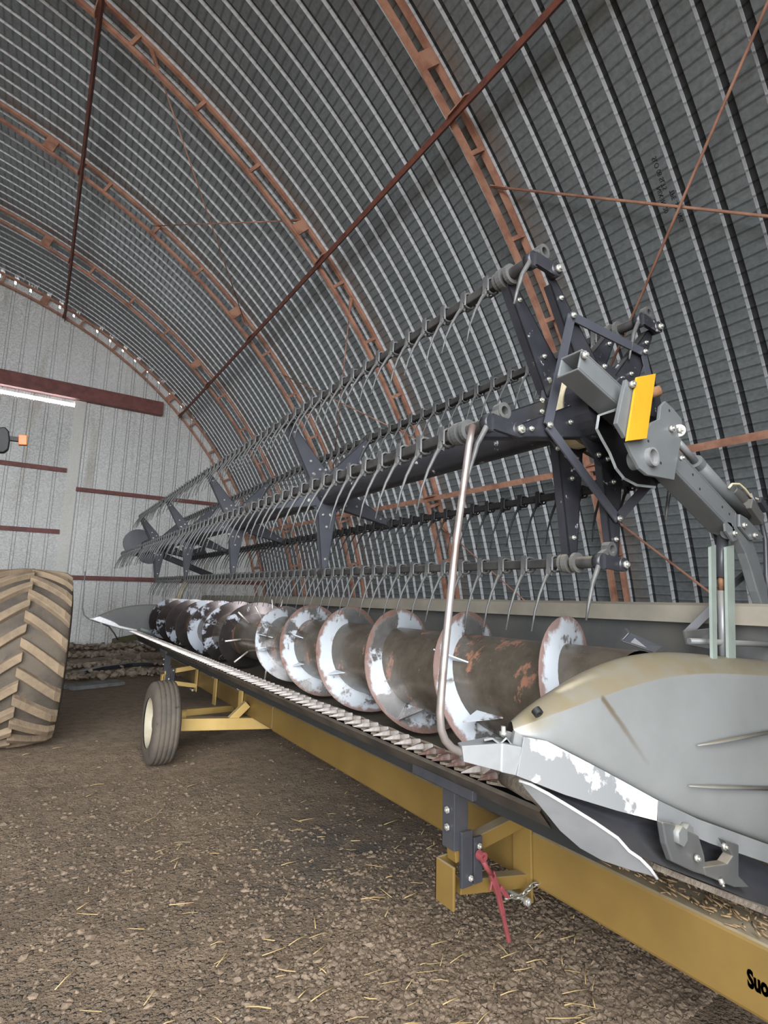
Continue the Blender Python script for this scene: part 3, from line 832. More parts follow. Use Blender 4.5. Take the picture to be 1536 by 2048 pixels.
# back beam and sheets
c = MB(); pr = [(2.335, -.045), (2.33, .028), (2.36, .04), (2.5, .04), (2.5, -.1), (2.4, -.1), (2.4, -.045)]
c.grid([[(x, YN - .35, z) for x, z in pr], [(x, YE + .05, z) for x, z in pr]], True)
c.face(range(7)); c.face(range(7, 14))
c.build('top_beam', M_beamtop, hd)
c = MB(); c.smooth = True
pr = [(2.395, -.045), (2.40, -.20), (2.36, -.34), (2.28, -.46), (2.15, -.57)]
c.grid([[(x, YN - .3, z) for x, z in pr], [(x, YE + .05, z) for x, z in pr]]); c.build('rear_sheet', M_sheet, hd, recalc=False)
c = MB(); c.smooth = True
pr = [(2.15, -.57), (2.0, -.635), (1.85, -.665), (1.7, -.668), (1.58, -.645), (1.46, -.607), (1.37, -.575)]
c.grid([[(x, YN, z) for x, z in pr], [(x, YE, z) for x, z in pr]]); c.build('floor_pan', M_pan, hd, recalc=False)
# understructure below the pan
c = MB(); c.box((1.40, YN - .05, -.70), (1.52, YE, -.63)); c.box((2.0, YN - .05, -.80), (2.2, YE, -.66)); c.build('under_frame', M_dark, hd)
c = MB(); pr = [(1.355, -.60), (1.40, -.65), (1.50, -.71), (1.50, -.72), (1.395, -.665), (1.345, -.61)]
c.grid([[(x, YN + .1, z) for x, z in pr], [(x, YE, z) for x, z in pr]], True); c.build('skid_plate', M_pan, hd)
# cutter bar
c = MB(); pr = [(1.335, -.575), (1.335, -.562), (1.375, -.556), (1.425, -.566), (1.425, -.59)]
n_ = 160; rows = []
for i in range(n_ + 1):
    y = YN + .2 + (YE - YN - .2) * i / n_
    rows.append([(x, y, z + (.010 * mnoise.noise(Vector((x * 30, y * 9, 1))) if 0 < j < 4 else 0)) for j, (x, z) in enumerate(pr)])
c.grid(rows); cb = c.build('cutter_bar', M_bar, hd, recalc=False); sub(cb)
# knife guards: pointed fingers
def guard():
    g = MB(); g.smooth = False
    rows = []
    for (x, w, zt, zb) in ((-.012, .0012, .001, -.002), (.015, .0055, .006, -.006), (.045, .0095, .011, -.010), (.068, .011, .012, -.013), (.074, .007, .009, -.016), (.115, .008, .006, -.02)):
        rows.append([(x, -w, zb * .4), (x, 0, zb), (x, w, zb * .4), (x, w * .7, zt * .75), (x, 0, zt), (x, -w * .7, zt * .75)])
    k = g.grid(rows, True); g.face(k[0][::-1]); g.face(k[-1]); g.mi = 1
    # lower lip reaching back under the knife
    rows = [[(x, -w, z), (x, w, z), (x, w, z - .008), (x, -w, z - .008)] for x, w, z in ((.03, .004, -.010), (.09, .012, -.026), (.12, .030, -.032))]
    k = g.grid(rows, True); g.face(k[0][::-1]); g.face(k[-1])
    return g


Yk = [1.30 + .0785 * i for i in range(99)]
g0 = None
for i, y in enumerate(Yk):
    if g0 is None:
        g0 = guard().build('knife_guard', [M_guardrust, M_bar], hd, org=(0, 0, 0)); g0.location = Vector((KX, y, KZ)) - Vector(hd['_o']); src = g0
        g1 = dup(g0, hd, (0, 0, 0)); g1.data = g0.data.copy(); g1.data.materials[0] = M_guard; g1.location = Vector((KX, y + .0785, KZ)) - Vector(hd['_o'])
    elif i == 1: continue
    else:
        dup(g0 if i in (2, 3, 4) else g1, hd, (0, 0, 0)).location = Vector((KX, y + random.uniform(-.003, .003), KZ + random.uniform(-.002, .002))) - Vector(hd['_o'])
c = MB()
for i, y in enumerate(Yk[:-1]):
    ym = (y + Yk[i + 1]) / 2
    k = [c.vert(p) for p in ((1.375, y + .008, KZ - .004), (1.375, Yk[i + 1] - .008, KZ - .004), (1.305, ym, KZ - .004))]; c.face(k)
kb = c.build('knife', M_guardrust, hd)
sm = kb.modifiers.new('thick', 'SOLIDIFY'); sm.thickness = .003

# auger ---------------------------------------------------------------
AX, AZ, AR, DR = 1.725, -.334, .305, .20
c = MB(); c.smooth = True; n_ = 40
c.grid([[(AX + DR * math.cos(2 * PI * k / n_), y, AZ + DR * math.sin(2 * PI * k / n_)) for k in range(n_ + 1)] for y in (YN - .02, 2, 3, 4.2, 5.2, 7, YE)])
au = c.build('auger_tube', M_drum, hd, recalc=False); sub(au)


def flight(Yk_, pitch, hand, m_, r1=AR, a0=0, a1=360):
    f = MB(); f.smooth = True; rows = []; t = .007
    n = int((a1 - a0) / 7.5)
    for i in range(n + 1):
        a = a0 + (a1 - a0) * i / n; y = Yk_ + hand * pitch * (180 - a) / 360; a = math.radians(a)
        ca, sa = math.cos(a), math.sin(a)
        rr = r1 * (1 + .006 * math.sin(5 * a + Yk_ * 7))
        rows.append([(AX + r * ca, y + d, AZ + r * sa) for r, d in ((DR - .01, -t / 2), ((DR + rr) / 2, -t / 2), (rr, -t / 2), (rr, t / 2), ((DR + rr) / 2, t / 2), (DR - .01, t / 2))])
    k = f.grid(rows, True); f.smooth = False; f.face(k[0][::-1]); f.face(k[-1])
    o = f.build('flight', m_, au)
    e = o.modifiers.new('edge', 'EDGE_SPLIT'); e.split_angle = .8
    return o


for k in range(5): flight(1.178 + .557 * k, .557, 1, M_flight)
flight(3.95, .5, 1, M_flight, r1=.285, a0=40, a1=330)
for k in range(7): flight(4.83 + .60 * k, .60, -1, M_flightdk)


def radial(a, r, y): a = math.radians(a); return Vector((AX + r * math.cos(a), y, AZ + r * math.sin(a)))


# gusset plates welded between flights and tube
for (a, y, hand) in ((205, 1.62, 1), (150, 1.82, 1), (235, 2.19, 1), (200, 2.85, 1), (155, 3.45, 1), (205, 3.42, 1), (190, 3.93, 1), (165, 3.97, 1), (140, 4.02, 1)):
    g = MB(); d = Vector((-math.sin(math.radians(a)), 0, math.cos(math.radians(a))))
    g.prism([radial(a, DR - .005, y), radial(a, DR + .085, y), radial(a, DR - .005, y - .15)], d * .006); g.build('gusset', M_flight, au)
for (a, y) in ((185, 4.55), (125, 4.28), (100, 4.25), (80, 4.3), (215, 4.45), (260, 4.3), (140, 4.5)):
    g = MB(); g.cyl(radial(a, DR - .02, y), radial(a, DR + .14, y - .02), .008, 8); g.build('finger', M_guard, au)
    
# near end panel and its cover -----------------------------------------
c = MB(); P1 = [(1.16, -.50), (1.30, -.36), (1.50, -.25), (1.75, -.20), (2.45, -.17), (2.5, -.60), (2.1, -.70), (1.40, -.66)]
c.prism([(x, YN - .02, z) for x, z in P1], (0, .02, 0)); c.build('end_panel', M_sheet, hd)

Sx = [(1022, 1440), (1050, 1409), (1110, 1366), (1180, 1322), (1262, 1295), (1345, 1291), (1435, 1303), (1570, 1316)]
Cx = [(1026, 1458), (1064, 1443), (1125, 1420), (1200, 1394), (1290, 1362), (1375, 1346), (1455, 1345), (1580, 1355)]
Bx = [(1040, 1476), (1078, 1484), (1130, 1502), (1200, 1540), (1290, 1590), (1370, 1630), (1450, 1658), (1585, 1706)]
Ys = [1.03, 1.03, 1.03, 1.02, 1.01, .985, .95, .90]
Yc = [1.00, .975, .955, .94, .925, .90, .87, .82]
Yb = [.985, .955, .94, .925, .905, .88, .855, .81]
rows = []
for i in range(8):
    s_, c_, b_ = PX(*Sx[i], Y=Ys[i]), PX(*Cx[i], Y=Yc[i]), PX(*Bx[i], Y=Yb[i])
    md = c_.lerp(b_, .5) + Vector((0, -.006 if 0 < i < 7 else 0, 0))
    rows.append([s_ + Vector((.02, .05, -.07)), s_ + Vector((.0, .01, -.006)), s_.lerp(c_, .5) + Vector((0, 0, .010)), s_.lerp(c_, .93) + Vector((0, 0, .003)), c_ + Vector((0, -.002, -.002)), c_.lerp(md, .07), md, b_, b_ + Vector((.01, .05, -.008))])
c = MB(); c.smooth = True; c.grid(rows)
def add_stain(m_, pa, pb, col, w):
    """dried run-off stain along a line on a material"""
    nt = m_.node_tree; B = nt.nodes['Principled BSDF']; old = B.inputs['Base Color'].links[0].from_socket
    tc = nd(nt, 'ShaderNodeTexCoord').outputs['Object']; d = pb - pa; L = d.length; d = d / L
    q = nd(nt, 'ShaderNodeVectorMath', operation='SUBTRACT'); nt.links.new(tc, q.inputs[0]); q.inputs[1].default_value = pa
    dt = nd(nt, 'ShaderNodeVectorMath', operation='DOT_PRODUCT'); nt.links.new(q.outputs[0], dt.inputs[0]); dt.inputs[1].default_value = d
    cl = nd(nt, 'ShaderNodeClamp'); nt.links.new(dt.outputs['Value'], cl.inputs[0]); cl.inputs[2].default_value = L
    sc = nd(nt, 'ShaderNodeVectorMath', operation='SCALE'); sc.inputs[0].default_value = d; nt.links.new(cl.outputs[0], sc.inputs['Scale'])
    df = nd(nt, 'ShaderNodeVectorMath', operation='DISTANCE'); nt.links.new(q.outputs[0], df.inputs[0]); nt.links.new(sc.outputs[0], df.inputs[1])
    wob = math_(nt, 'ADD', df.outputs['Value'], math_(nt, 'MULTIPLY', math_(nt, 'SUBTRACT', noisetex(nt, tc, 22, 4), .5), w))
    fade = nd(nt, 'ShaderNodeMapRange'); nt.links.new(dt.outputs['Value'], fade.inputs[0]); fade.inputs[1].default_value = 0; fade.inputs[2].default_value = L; fade.inputs[3].default_value = .95; fade.inputs[4].default_value = .15
    f = math_(nt, 'MULTIPLY', ramp(nt, wob, [(w * .25, 1.0), (w, 0.0)]), fade.outputs[0])
    nt.links.new(mixc(nt, f, old, col), B.inputs['Base Color'])


ho = Vector(hd['_o'])
add_stain(M_cover, PX(1208, 1398, Y=.935) - ho, PX(1300, 1530, Y=.90) - ho, (.085, .062, .035), .012)
add_stain(M_cover, PX(1115, 1378, Y=1.0) - ho, PX(1190, 1355, Y=.99) - ho, (.34, .30, .22), .014)
add_stain(M_cover, PX(1250, 1362, Y=.95) - ho, PX(1300, 1356, Y=.94) - ho, (.15, .09, .04), .010)
ec = c.build('end_cover', M_cover, hd); sub(ec)
q = ec.modifiers.new('sub', 'SUBSURF'); q.levels = 2; q.render_levels = 3
# long pressed ribs on the right of the cover
for (a, b_, Y_) in (((1395, 1491), (1545, 1463), .852), ((1378, 1572), (1545, 1577), .856)):
    c = MB(); p, q = PX(*a, Y=Y_ + .018), PX(*b_, Y=Y_ - .035); c.tube([p, p.lerp(q, .3) + Vector((0, -.004, 0)), q], [.002, .006, .007], 8); c.build('pressed_rib', M_cover, ec)
c = MB(); p = PX(1071, 1424, Y=.962); c.ring(p + Vector((0, -.012, -.004)), p + Vector((0, .0, .006)), .006, .013); c.mi = 1; c.cyl(p + Vector((0, -.004, -.003)), p + Vector((0, 0, 0.003)), .006); c.build('recessed_bolt', [M_blackp, M_bolt], ec)

# bright wear plates along the lower edge
def plane_pts(pts, a, b_, c_):
    """pixels on the plane through three (px, py, Y) anchors"""
    A, B_, C = (PX(x, y, Y=Y_) for x, y, Y_ in (a, b_, c_)); n = (B_ - A).cross(C - A); out = []
    for x, y in pts:
        r = PX(x, y, Y=1.0); out.append(r * (n.dot(A) / n.dot(r)))
    return out


def pxplate(name, pts, off, m_, par, bev=.0015):
    k = MB(); k.prism([PX(x, y, Y=Y_) for x, y, Y_ in pts], off); return k.build(name, m_, par, bevel=bev)


k = MB(); k.prism(plane_pts([(1048, 1474), (1095, 1483), (1205, 1540), (1316, 1601), (1314, 1642), (1235, 1622), (1130, 1590), (1034, 1552)], (1048, 1474, .955), (1316, 1601, .880), (1034, 1552, .945)), (.002, .006, 0)); k.build('wear_plate', M_wear, hd, bevel=.001)
pxplate('wear_plate', [(1317, 1601, .888), (1400, 1640, .864), (1560, 1698, .805), (1560, 1735, .80), (1420, 1687, .855), (1316, 1643, .886)], (.004, .012, 0), M_silver, hd)
pxplate('corner_strip', [(1030, 1462, .985), (1048, 1474, .962), (1034, 1552, .964), (1014, 1545, .985)], (.004, .012, 0), M_grey, hd)
# dark drive housing under the wear plates
c = MB(); c.smooth = True
rows = []
for (x0, y0, Ya, x1, y1, Yb_) in ((1052, 1568, .965, 1100, 1612, .93), (1130, 1592, .93, 1180, 1660, .9), (1235, 1624, .91, 1280, 1715, .88), (1316, 1644, .895, 1360, 1745, .86), (1430, 1690, .862, 1480, 1790, .83), (1560, 1737, .81, 1600, 1850, .79)):
    a, d = PX(x0, y0, Y=Ya), PX(x1, y1, Y=Yb_); rows.append([a, a.lerp(d, .35) + Vector((.05, .07, 0)), a.lerp(d, .7) + Vector((.04, .06, 0)), d])
c.grid(rows); dh = c.build('lower_housing', M_dkgrey, hd, recalc=False); sub(dh)
s_ = dh.modifiers.new('sub', 'SUBSURF'); s_.levels = 2; s_.render_levels = 2
# knife drive bracket
pxplate('drive_bracket', [(1326, 1645, .85), (1345, 1648, .85), (1398, 1672, .845), (1410, 1712, .84), (1414, 1752, .84), (1390, 1745, .843), (1345, 1724, .848), (1333, 1690, .85)], (0, .02, 0), M_sheet, hd, .004)
pxplate('bracket_foot', [(1450, 1680, .83), (1478, 1690, .828), (1478, 1752, .826), (1500, 1775, .82), (1470, 1775, .825), (1412, 1752, .838), (1408, 1735, .838), (1455, 1728, .83), (1466, 1712, .828)], (0, .03, 0), M_sheet, hd, .003)
c = MB(); p = PX(1358, 1670, Y=.845); c.cyl(p + Vector((0, .02, 0)), p + Vector((0, -.012, 0)), .026, 6); c.build('drive_bolt', M_grey, hd); c = MB(); p = PX(1372, 1666, Y=.86); c.cyl(p + Vector((0.006, .02, 0)), p + Vector((.006, -.008, 0)), .024, 6)
c.build('drive_bolt', M_grey, hd)
for a in ((PX(1391, 1715, Y=.84), (0, -1, 0), .010, .008), (PX(1446, 1692, Y=.83), (0, -1, 0), .010, .008), (PX(1440, 1757, Y=.83), (0, -.5, -1), .008, .014)):
    c = MB(); c.bolt(*a); c.build('bracket_bolt', M_bolt, hd)
# bottom rail of the near end with chaff
c = MB(); c.bar(PX(1290, 1722, Y=.93), PX(1580, 1840, Y=.78), .06, .016); c.build('bottom_rail', M_bar, hd)
# curved guide blade at the corner
bl = [(1040, 1562, .985), (1062, 1570, .97), (1095, 1588, .945), (1140, 1615, .91), (1190, 1646, .875), (1235, 1677, .845), (1258, 1703, .825), (1280, 1718, .81), (1300, 1738, .795), (1314, 1757, .785), (1296, 1750, .795), (1262, 1741, .815), (1205, 1722, .85), (1160, 1697, .88), (1120, 1662, .915), (1080, 1613, .95), (1050, 1578, .98)]
k = MB(); k.prism(plane_pts([(x, y) for x, y, _ in bl], (1040, 1562, .985), (1314, 1757, .785), (1190, 1646, .865)), (.006, .003, .001)); k.build('guide_blade', mat('blade_grey_paint', (.155, .16, .165), .36, .1, (.125, .13, .135), 8, dust=((.3, .31, .32), .4)), hd, bevel=.0015)
k = MB(); k.tube(plane_pts([(1038, 1561), (1062, 1569), (1095, 1587), (1140, 1614), (1190, 1645), (1235, 1676), (1258, 1702), (1280, 1717), (1300, 1737), (1314, 1757)], (1040, 1562, .985), (1314, 1757, .785), (1190, 1646, .865)), .0042, 6); k.build('blade_lit_edge', M_bright, hd)  # light catching the blade's upper edge, drawn as a bright strip
# end shoe of the cutter bar
c = MB(); c.smooth = True; sh = [(1010, 1556, 1.20), (1035, 1566, 1.10), (1060, 1584, 1.03), (1085, 1600, .99), (1100, 1618, .97)]
c.tube([PX(x, y, Y=Y_) for x, y, Y_ in sh], [.022, .026, .022, .014, .006], 10); c.build('end_shoe', M_bar, hd)

# crop lifter pipe with socket
PY = 1.0
pp = [(945, 851), (938, 890), (926, 980), (912, 1085), (901, 1190), (891, 1290), (884, 1370), (880, 1425), (882, 1458), (890, 1480), (904, 1496), (922, 1505), (940, 1509)]
c = MB(); c.tube([PX(x, y, Y=PY) for x, y in pp], .0098, 14); gp = c.build('guard_pipe', M_pipe, hd); sub(gp)
c = MB()
def sec(x0, y0, x1, y1, y_, d): a, b_ = PX(x0, y0, Y=y_), PX(x1, y1, Y=y_); return [a, b_, b_ + Vector((.012, d, .0)), a + Vector((.012, d, .0))]
rows = [sec(924, 1492, 928, 1524, .985, .03), sec(1003, 1487, 1001, 1543, .965, .065), sec(1006, 1487, 1004, 1545, .962, .07), sec(1044, 1494, 1036, 1552, .95, .08)]
k = c.grid(rows, True); c.face(k[0][::-1]); c.face(k[-1])
c.build('pipe_socket', M_socket, gp, bevel=.003)
c = MB(); p = PX(1000, 1476, Y=1.0)
c.grid([[PX(x, y, Y=.97 + d) for x, y in ((968, 1478), (985, 1475), (1000, 1486), (1012, 1474), (1028, 1492))] for d in (0, .05)]); o_ = c.build('clamp_strap', M_socket, gp, recalc=False)
t_ = o_.modifiers.new('t', 'SOLIDIFY'); t_.thickness = .005
c = MB(); p = PX(1007, 1474, Y=.99); c.cyl(p, p + Vector((0, 0, .026)), .006, 10); c.cyl(p + Vector((0, 0, .004)), p + Vector((0, 0, .013)), .0105, 6); c.build('clamp_bolt', M_bolt, gp)
pxplate('clamp_plate', [(1015, 1462, 1.02), (1046, 1470, .99), (1040, 1500, .99), (1010, 1494, 1.02)], (0, .01, 0), M_sheet, gp)

# far divider ------------------------------------------------------------
FY = YE + .06
out = [(190, 1236), (205, 1228), (235, 1217), (262, 1211.5), (290, 1209), (320, 1209), (345, 1212), (420, 1215), (470, 1225), (470, 1300), (400, 1300), (332, 1283), (285, 1268), (245, 1257), (215, 1247)]
c = MB(); c.prism([PX(x, y, Y=FY) for x, y in out], (.0, .12, 0)); fd = c.build('far_divider', M_grey, hd, bevel=.02); sub(fd)
c = MB(); c.prism([PX(x, y, Y=FY - .02) for x, y in ((178, 1238), (200, 1232), (228, 1243), (240, 1251), (275, 1259), (275, 1264), (240, 1257), (205, 1247))], (0, .16, 0)); c.build('divider_tip', M_bright, fd, bevel=.01)
c = MB(); c.prism([PX(x, y, Y=FY - .012) for x, y in ((282, 1256), (303, 1262), (302, 1267), (281, 1260))], (0, .01, 0)); c.build('reflector', M_galv, fd)
c = MB(); c.tube([PX(x, y, Y=FY) for x, y in ((170, 1143), (168, 1180), (165, 1215), (168, 1230), (178, 1238), (200, 1246))], .0085, 8); c.build('divider_rod', M_silver, fd)
c = MB(); c.tube([PX(x, y, Y=FY) for x, y in ((205, 1247), (218, 1253), (228, 1266), (236, 1280))], .010, 8); c.build('divider_stay', M_dkgrey, fd)

# ================================================================== REEL (own slightly raised frame)
RX, RZ, RB = 1.583, .679, .5475
PH = [126, 54, 198, 270, 342]
ECC = Vector((.10, 0, -.005))
SPY = [1.16, 3.10, 5.05, 7.0, 8.95, 9.08]


def RPt(a, r, y, o=Vector((0, 0, 0))): a = math.radians(a); return Vector((RX + r * math.cos(a), y, RZ + r * math.sin(a))) + o


c = MB(MR); c.smooth = True; n_ = 28
c.grid([[(RX + .088 * math.cos(2 * PI * k / n_), y, RZ + .088 * math.sin(2 * PI * k / n_)) for k in range(n_ + 1)] for y in (1.0, 1.25, 3, 5, 7, 9.1)])
rt = c.build('reel_tube', M_black, hd, recalc=False); sub(rt)
for y in SPY[:1]:
    c = MB(MR); c.ring((RX, 1.0, RZ), (RX, 1.09, RZ), .03, .125, 28); c.build('reel_flange', M_black, rt)


def arm_mesh(a, y, o, r0, r1, w0, w1, m2=True, depth=.035):
    k = MB(MR); e = Vector((math.cos(math.radians(a)), 0, math.sin(math.radians(a)))); t = Vector((-e.z, 0, e.x)); cen = Vector((RX, y, RZ)) + o
    pl = [cen + e * r0 + t * w0, cen + e * r1 + t * w1, cen + e * (r1 + .02) + t * w1 * .5, cen + e * (r1 + .02) - t * w1 * .5, cen + e * r1 - t * w1, cen + e * r0 - t * w0]
    k.prism(pl, (0, .005, 0))
    for sg in (1, -1):
        p0, p1 = cen + e * r0 + t * w0 * sg, cen + e * r1 + t * w1 * sg
        k.prism([p0, p1, p1 + Vector((0, depth, 0)), p0 + Vector((0, depth, 0))], t * (-.005 * sg))
    k.mi = 1
    for rr, ww in ((r0 + .05, .03), (r0 + .05, -.03), (r0 + .13, 0), (r1 - .06, 0)):
        k.bolt(cen + e * rr + t * ww, (0, -1, 0), .009, .006)
    return k


for i, y in enumerate(SPY):
    c = MB(MR); n5 = []
    for j in range(10):
        a = 54 + 36 * j; n5.append(RPt(a, .205 if j % 2 == 0 else .15, y + .006))
    c.prism(n5, (0, .008, 0))
    c.mi = 1
    for j in range(10): c.bolt(RPt(54 + 36 * j + 9, .155, y + .006), (0, -1, 0), .010, .007)
    sp = c.build('reel_spider', [M_reelarm, M_bolt], hd); sub(sp)
    for a in PH:
        arm_mesh(a, y, Vector((0, 0, 0)), .11, RB - .03, .075, .022).build('spider_arm', [M_reelarm if i else M_black, M_bolt], sp)
# eccentric control spider outside the near end
YC = 1.06
c = MB(MR); c.prism([RPt(54 + 36 * j, .24 if j % 2 == 0 else .2, YC, ECC) for j in range(10)], (0, .01, 0))
c.mi = 1
for j in range(10): c.bolt(RPt(63 + 36 * j, .185, YC, ECC), (0, -1, 0), .010, .007)
es = c.build('control_spider', [M_black, M_bolt], hd); sub(es)
for a in PH: arm_mesh(a, YC, ECC, .12, RB - .03, .07, .02, depth=.03).build('control_arm', [M_black, M_bolt], es)
vs_ = [RPt(a, .385, YC - .012, ECC) for a in (126, 54, 342, 270, 198)]
for p, q in zip(vs_, vs_[1:] + vs_[:1]):
    k = MB(MR); k.bar(p, q, .036, .006, up=(0, 1, 0)); k.mi = 1; k.bolt(p + Vector((0, -.004, 0)), (0, -1, 0), .011, .008); k.build('tie_bar', [M_reelarm, M_bolt], es)


def tine_mesh(T):
    """moulded clip around the bat and a long curved finger pointing forward and down"""
    k = MB(T)
    w = .011
    # clip: rounded rectangular loop around the tube
    for y in (-w, w):
        lp = [(-.025, y, -.028), (-.025, y, .018), (-.014, y, .025), (.014, y, .025), (.023, y, .016), (.023, y, -.018), (.012, y, -.028), (-.012, y, -.032)]
        k.tube([Vector(p) for p in lp] + [Vector(lp[0])], .0048, 5, caps=False)
    k.bar((-.027, -w, .008), (-.027, w, .008), .006, .05); k.bar((.0, -w, .025), (.0, w, .025), .02, .005)
    path = [(-.02, 0, -.024), (-.048, 0, -.062), (-.078, 0, -.118), (-.102, 0, -.18), (-.118, 0, -.25)]
    path = [Vector(p) for p in path]; rows = []
    for i, p in enumerate(path):
        f = i / (len(path) - 1); r1 = .0085 * (1 - .72 * f); r2 = .0075 * (1 - .6 * f)
        d = (path[min(i + 1, 4)] - path[max(i - 1, 0)]).normalized(); nn = Vector((d.z, 0, -d.x))
        rows.append([p + nn * r1 * math.cos(q) + Vector((0, r2 * math.sin(q), 0)) for q in [2 * PI * j / 6 for j in range(6)]])
    k.smooth = True; b_ = k.grid(rows, True); k.smooth = False; k.face(b_[0][::-1]); k.face(b_[-1])
    k.bar((-.024, 0, -.02), (-.03, 0, -.045), .022, .012, up=(0, 1, 0))
    return k


t_src = {}
for bi, a in enumerate(PH):
    c = MB(MR); q = RPt(a, RB, 0); y0, y1 = 1.075, 9.1
    c.box((q.x - .017, 1.2, q.z - .017), (q.x + .017, y1, q.z + .017)); c.cyl((q.x, 1.05, q.z), (q.x, 1.22, q.z), .021, 16)
    dark = a == 342
    bt = c.build('reel_bat', M_tinedk if dark else M_bat, hd, bevel=.005); sub(bt)
    # bearings at every spider and the crank at the near end
    for y in SPY[:5]:
        k = MB(MR); k.ring((q.x, y - .02, q.z), (q.x, y - .006, q.z), .02, .036); k.ring((q.x, y + .012, q.z), (q.x, y + .032, q.z), .018, .037); k.ring((q.x, y + .038, q.z), (q.x, y + .05, q.z), .018, .033); k.build('bearing', M_sheet if y < 2 else M_bat, bt)
    k = MB(MR); e1 = q + Vector((0, 1.04, 0)); e2 = q + ECC + Vector((0, 1.04, 0))
    k.bar(e1, e2, .046, .014, up=(0, 1, 0)); k.cyl(e2 + Vector((0, .02, 0)), e2 + Vector((0, -.012, 0)), .024, 16); k.cyl(e1 + Vector((0, .0, 0)), e1 + Vector((0, .03, 0)), .028, 16)
    k.mi = 1; k.bolt(e2 + Vector((0, -.012, 0)), (0, -1, 0), .014, .01)
    k.build('crank', [M_black, M_bolt], bt)
    # end tine with an eye
    k = MB(MR); ey = q + Vector((.045, 1.05, .045)); k.ring(ey + Vector((0, -.014, 0)), ey + Vector((0, .014, 0)), .014, .026, 18)
    k.tube([ey + Vector((-.02, 0, -.02)), ey + Vector((-.06, 0, -.055)), ey + Vector((-.10, 0, -.12)), ey + Vector((-.125, 0, -.19)), ey + Vector((-.14, 0, -.24))], [.012, .009, .008, .006, .0035], 8)
    k.bar(ey + Vector((-.02, 0, -.01)), q + Vector((-.005, 1.05, .02)), .02, .02, up=(0, 1, 0)); k.build('end_tine', M_tine, bt)
    y = 1.245; n = 0
    key = 'd' if dark else 'g'
    while y < 9.06:
        if min(abs(y - s_) for s_ in SPY) > .045:
            loc = Vector(MR @ np.array((q.x, y, q.z))) - Vector(hd['_o'])
            if key not in t_src:
                t_src[key] = tine_mesh(MR).build('tine', M_tinedk if dark else M_tine, bt, org=(0, 0, 0)); t_src[key].location = loc
            else:
                t = t_src[key].copy(); COL.objects.link(t); t.parent = bt; t.location = loc
                t.rotation_euler = (random.uniform(-.03, .03), random.uniform(-.05, .05), 0)
            n += 1
        y += .1205

# dark drive gear and hydraulic motor at the far end
c = MB(MR); c.cyl((RX - .30, 9.14, RZ + .03), (RX - .30, 9.2, RZ + .03), .22, 24); c.cyl((RX - .1, 9.14, RZ - .1), (RX - .1, 9.22, RZ - .1), .2, 24); c.build('reel_drive_shield', M_reelarm, hd)
c = MB(MR); c.bar((RX - .2, 9.16, RZ - .05), (2.5, 9.16, RZ - .45), .1, .09); c.bar((RX + .55, 9.1, RZ - .1), (RX + .75, 9.1, RZ - .02), .12, .14); c.build('far_reel_arm', M_dkgrey, hd, bevel=.006)
c = MB(); c.tube([PX(x, y, Y=9.0) for x, y in ((372, 1165), (364, 1180), (358, 1200))], [.05, .035, .05], 8); c.build('rag', M_cream, hd)

# ================================================================== REEL ARM at the near end
AY = .90
c = MB()


def boxtube(c, p, q, w, h, t, u):
    """open square tube p->q, w in Y, h along u"""
    v = Vector((0, 1, 0))
    for s_ in (-1, 1):
        c.bar(p + u * s_ * (h / 2 - t / 2), q + u * s_ * (h / 2 - t / 2), w, t, up=u)
        c.bar(p + v * s_ * (w / 2 - t / 2), q + v * s_ * (w / 2 - t / 2), t, h - 2 * t, up=u)


def seg_axis(p0, p1, e0, e1):
    """axis points on the near face, its up direction and height from two edge pixels"""
    a, b_ = PX(*p0, Y=AY), PX(*p1, Y=AY); d = (b_ - a).normalized(); u = Vector((-d.z, 0, d.x)); u = u if u.z > 0 else -u
    return a, b_, d, u, abs((PX(*e0, Y=AY) - PX(*e1, Y=AY)).dot(u))


S0, S1, d1, u1, h1 = seg_axis((1161, 717), (1275, 822), (1168, 697), (1158, 737))
cy = Vector((0, .041, 0))
boxtube(c, S0 + cy, S1 + cy, .080, h1, .007, u1)
ra = c.build('slide_tube', M_arm, hd, bevel=.004); sub(ra)
M0, M1, d2, u2, h2 = seg_axis((1335, 901), (1470, 1044), (1396, 940), (1353, 944))
c = MB(); boxtube(c, M0 + cy, M1 + cy, .082, h2, .008, u2)
rows = []
ep = [(1468, 1042), (1484, 1064), (1499, 1094), (1511, 1130), (1523, 1172), (1556, 1262)]
for i, p in enumerate(ep):
    a, b_ = PX(*ep[max(i - 1, 0)], Y=AY), PX(*ep[min(i + 1, 5)], Y=AY); dd = (b_ - a).normalized(); uu = Vector((-dd.z, 0, dd.x)); uu = uu if uu.dot(u2) > 0 else -uu
    q = PX(*p, Y=AY) + cy; rows.append([q + uu * (h2 / 2 * k) + Vector((0, (-.041 if s_ < 0 else (.041 if i < 1 else -.006)), 0)) for k, s_ in ((1, -1), (1, 1), (-1, 1), (-1, -1))])
k = c.grid(rows, True); c.face(k[0][::-1]); c.face(k[-1])
arm = c.build('reel_arm', M_arm, hd, bevel=.005); sub(arm)
c = MB()
for x, y in ((1386, 949), (1445, 1014), (1459, 1028), (1400, 978)): q = PX(x, y, Y=AY - .001); c.cyl(q, q + Vector((0, .01, 0)), .005, 10)
c.build('arm_hole', M_dark, arm)
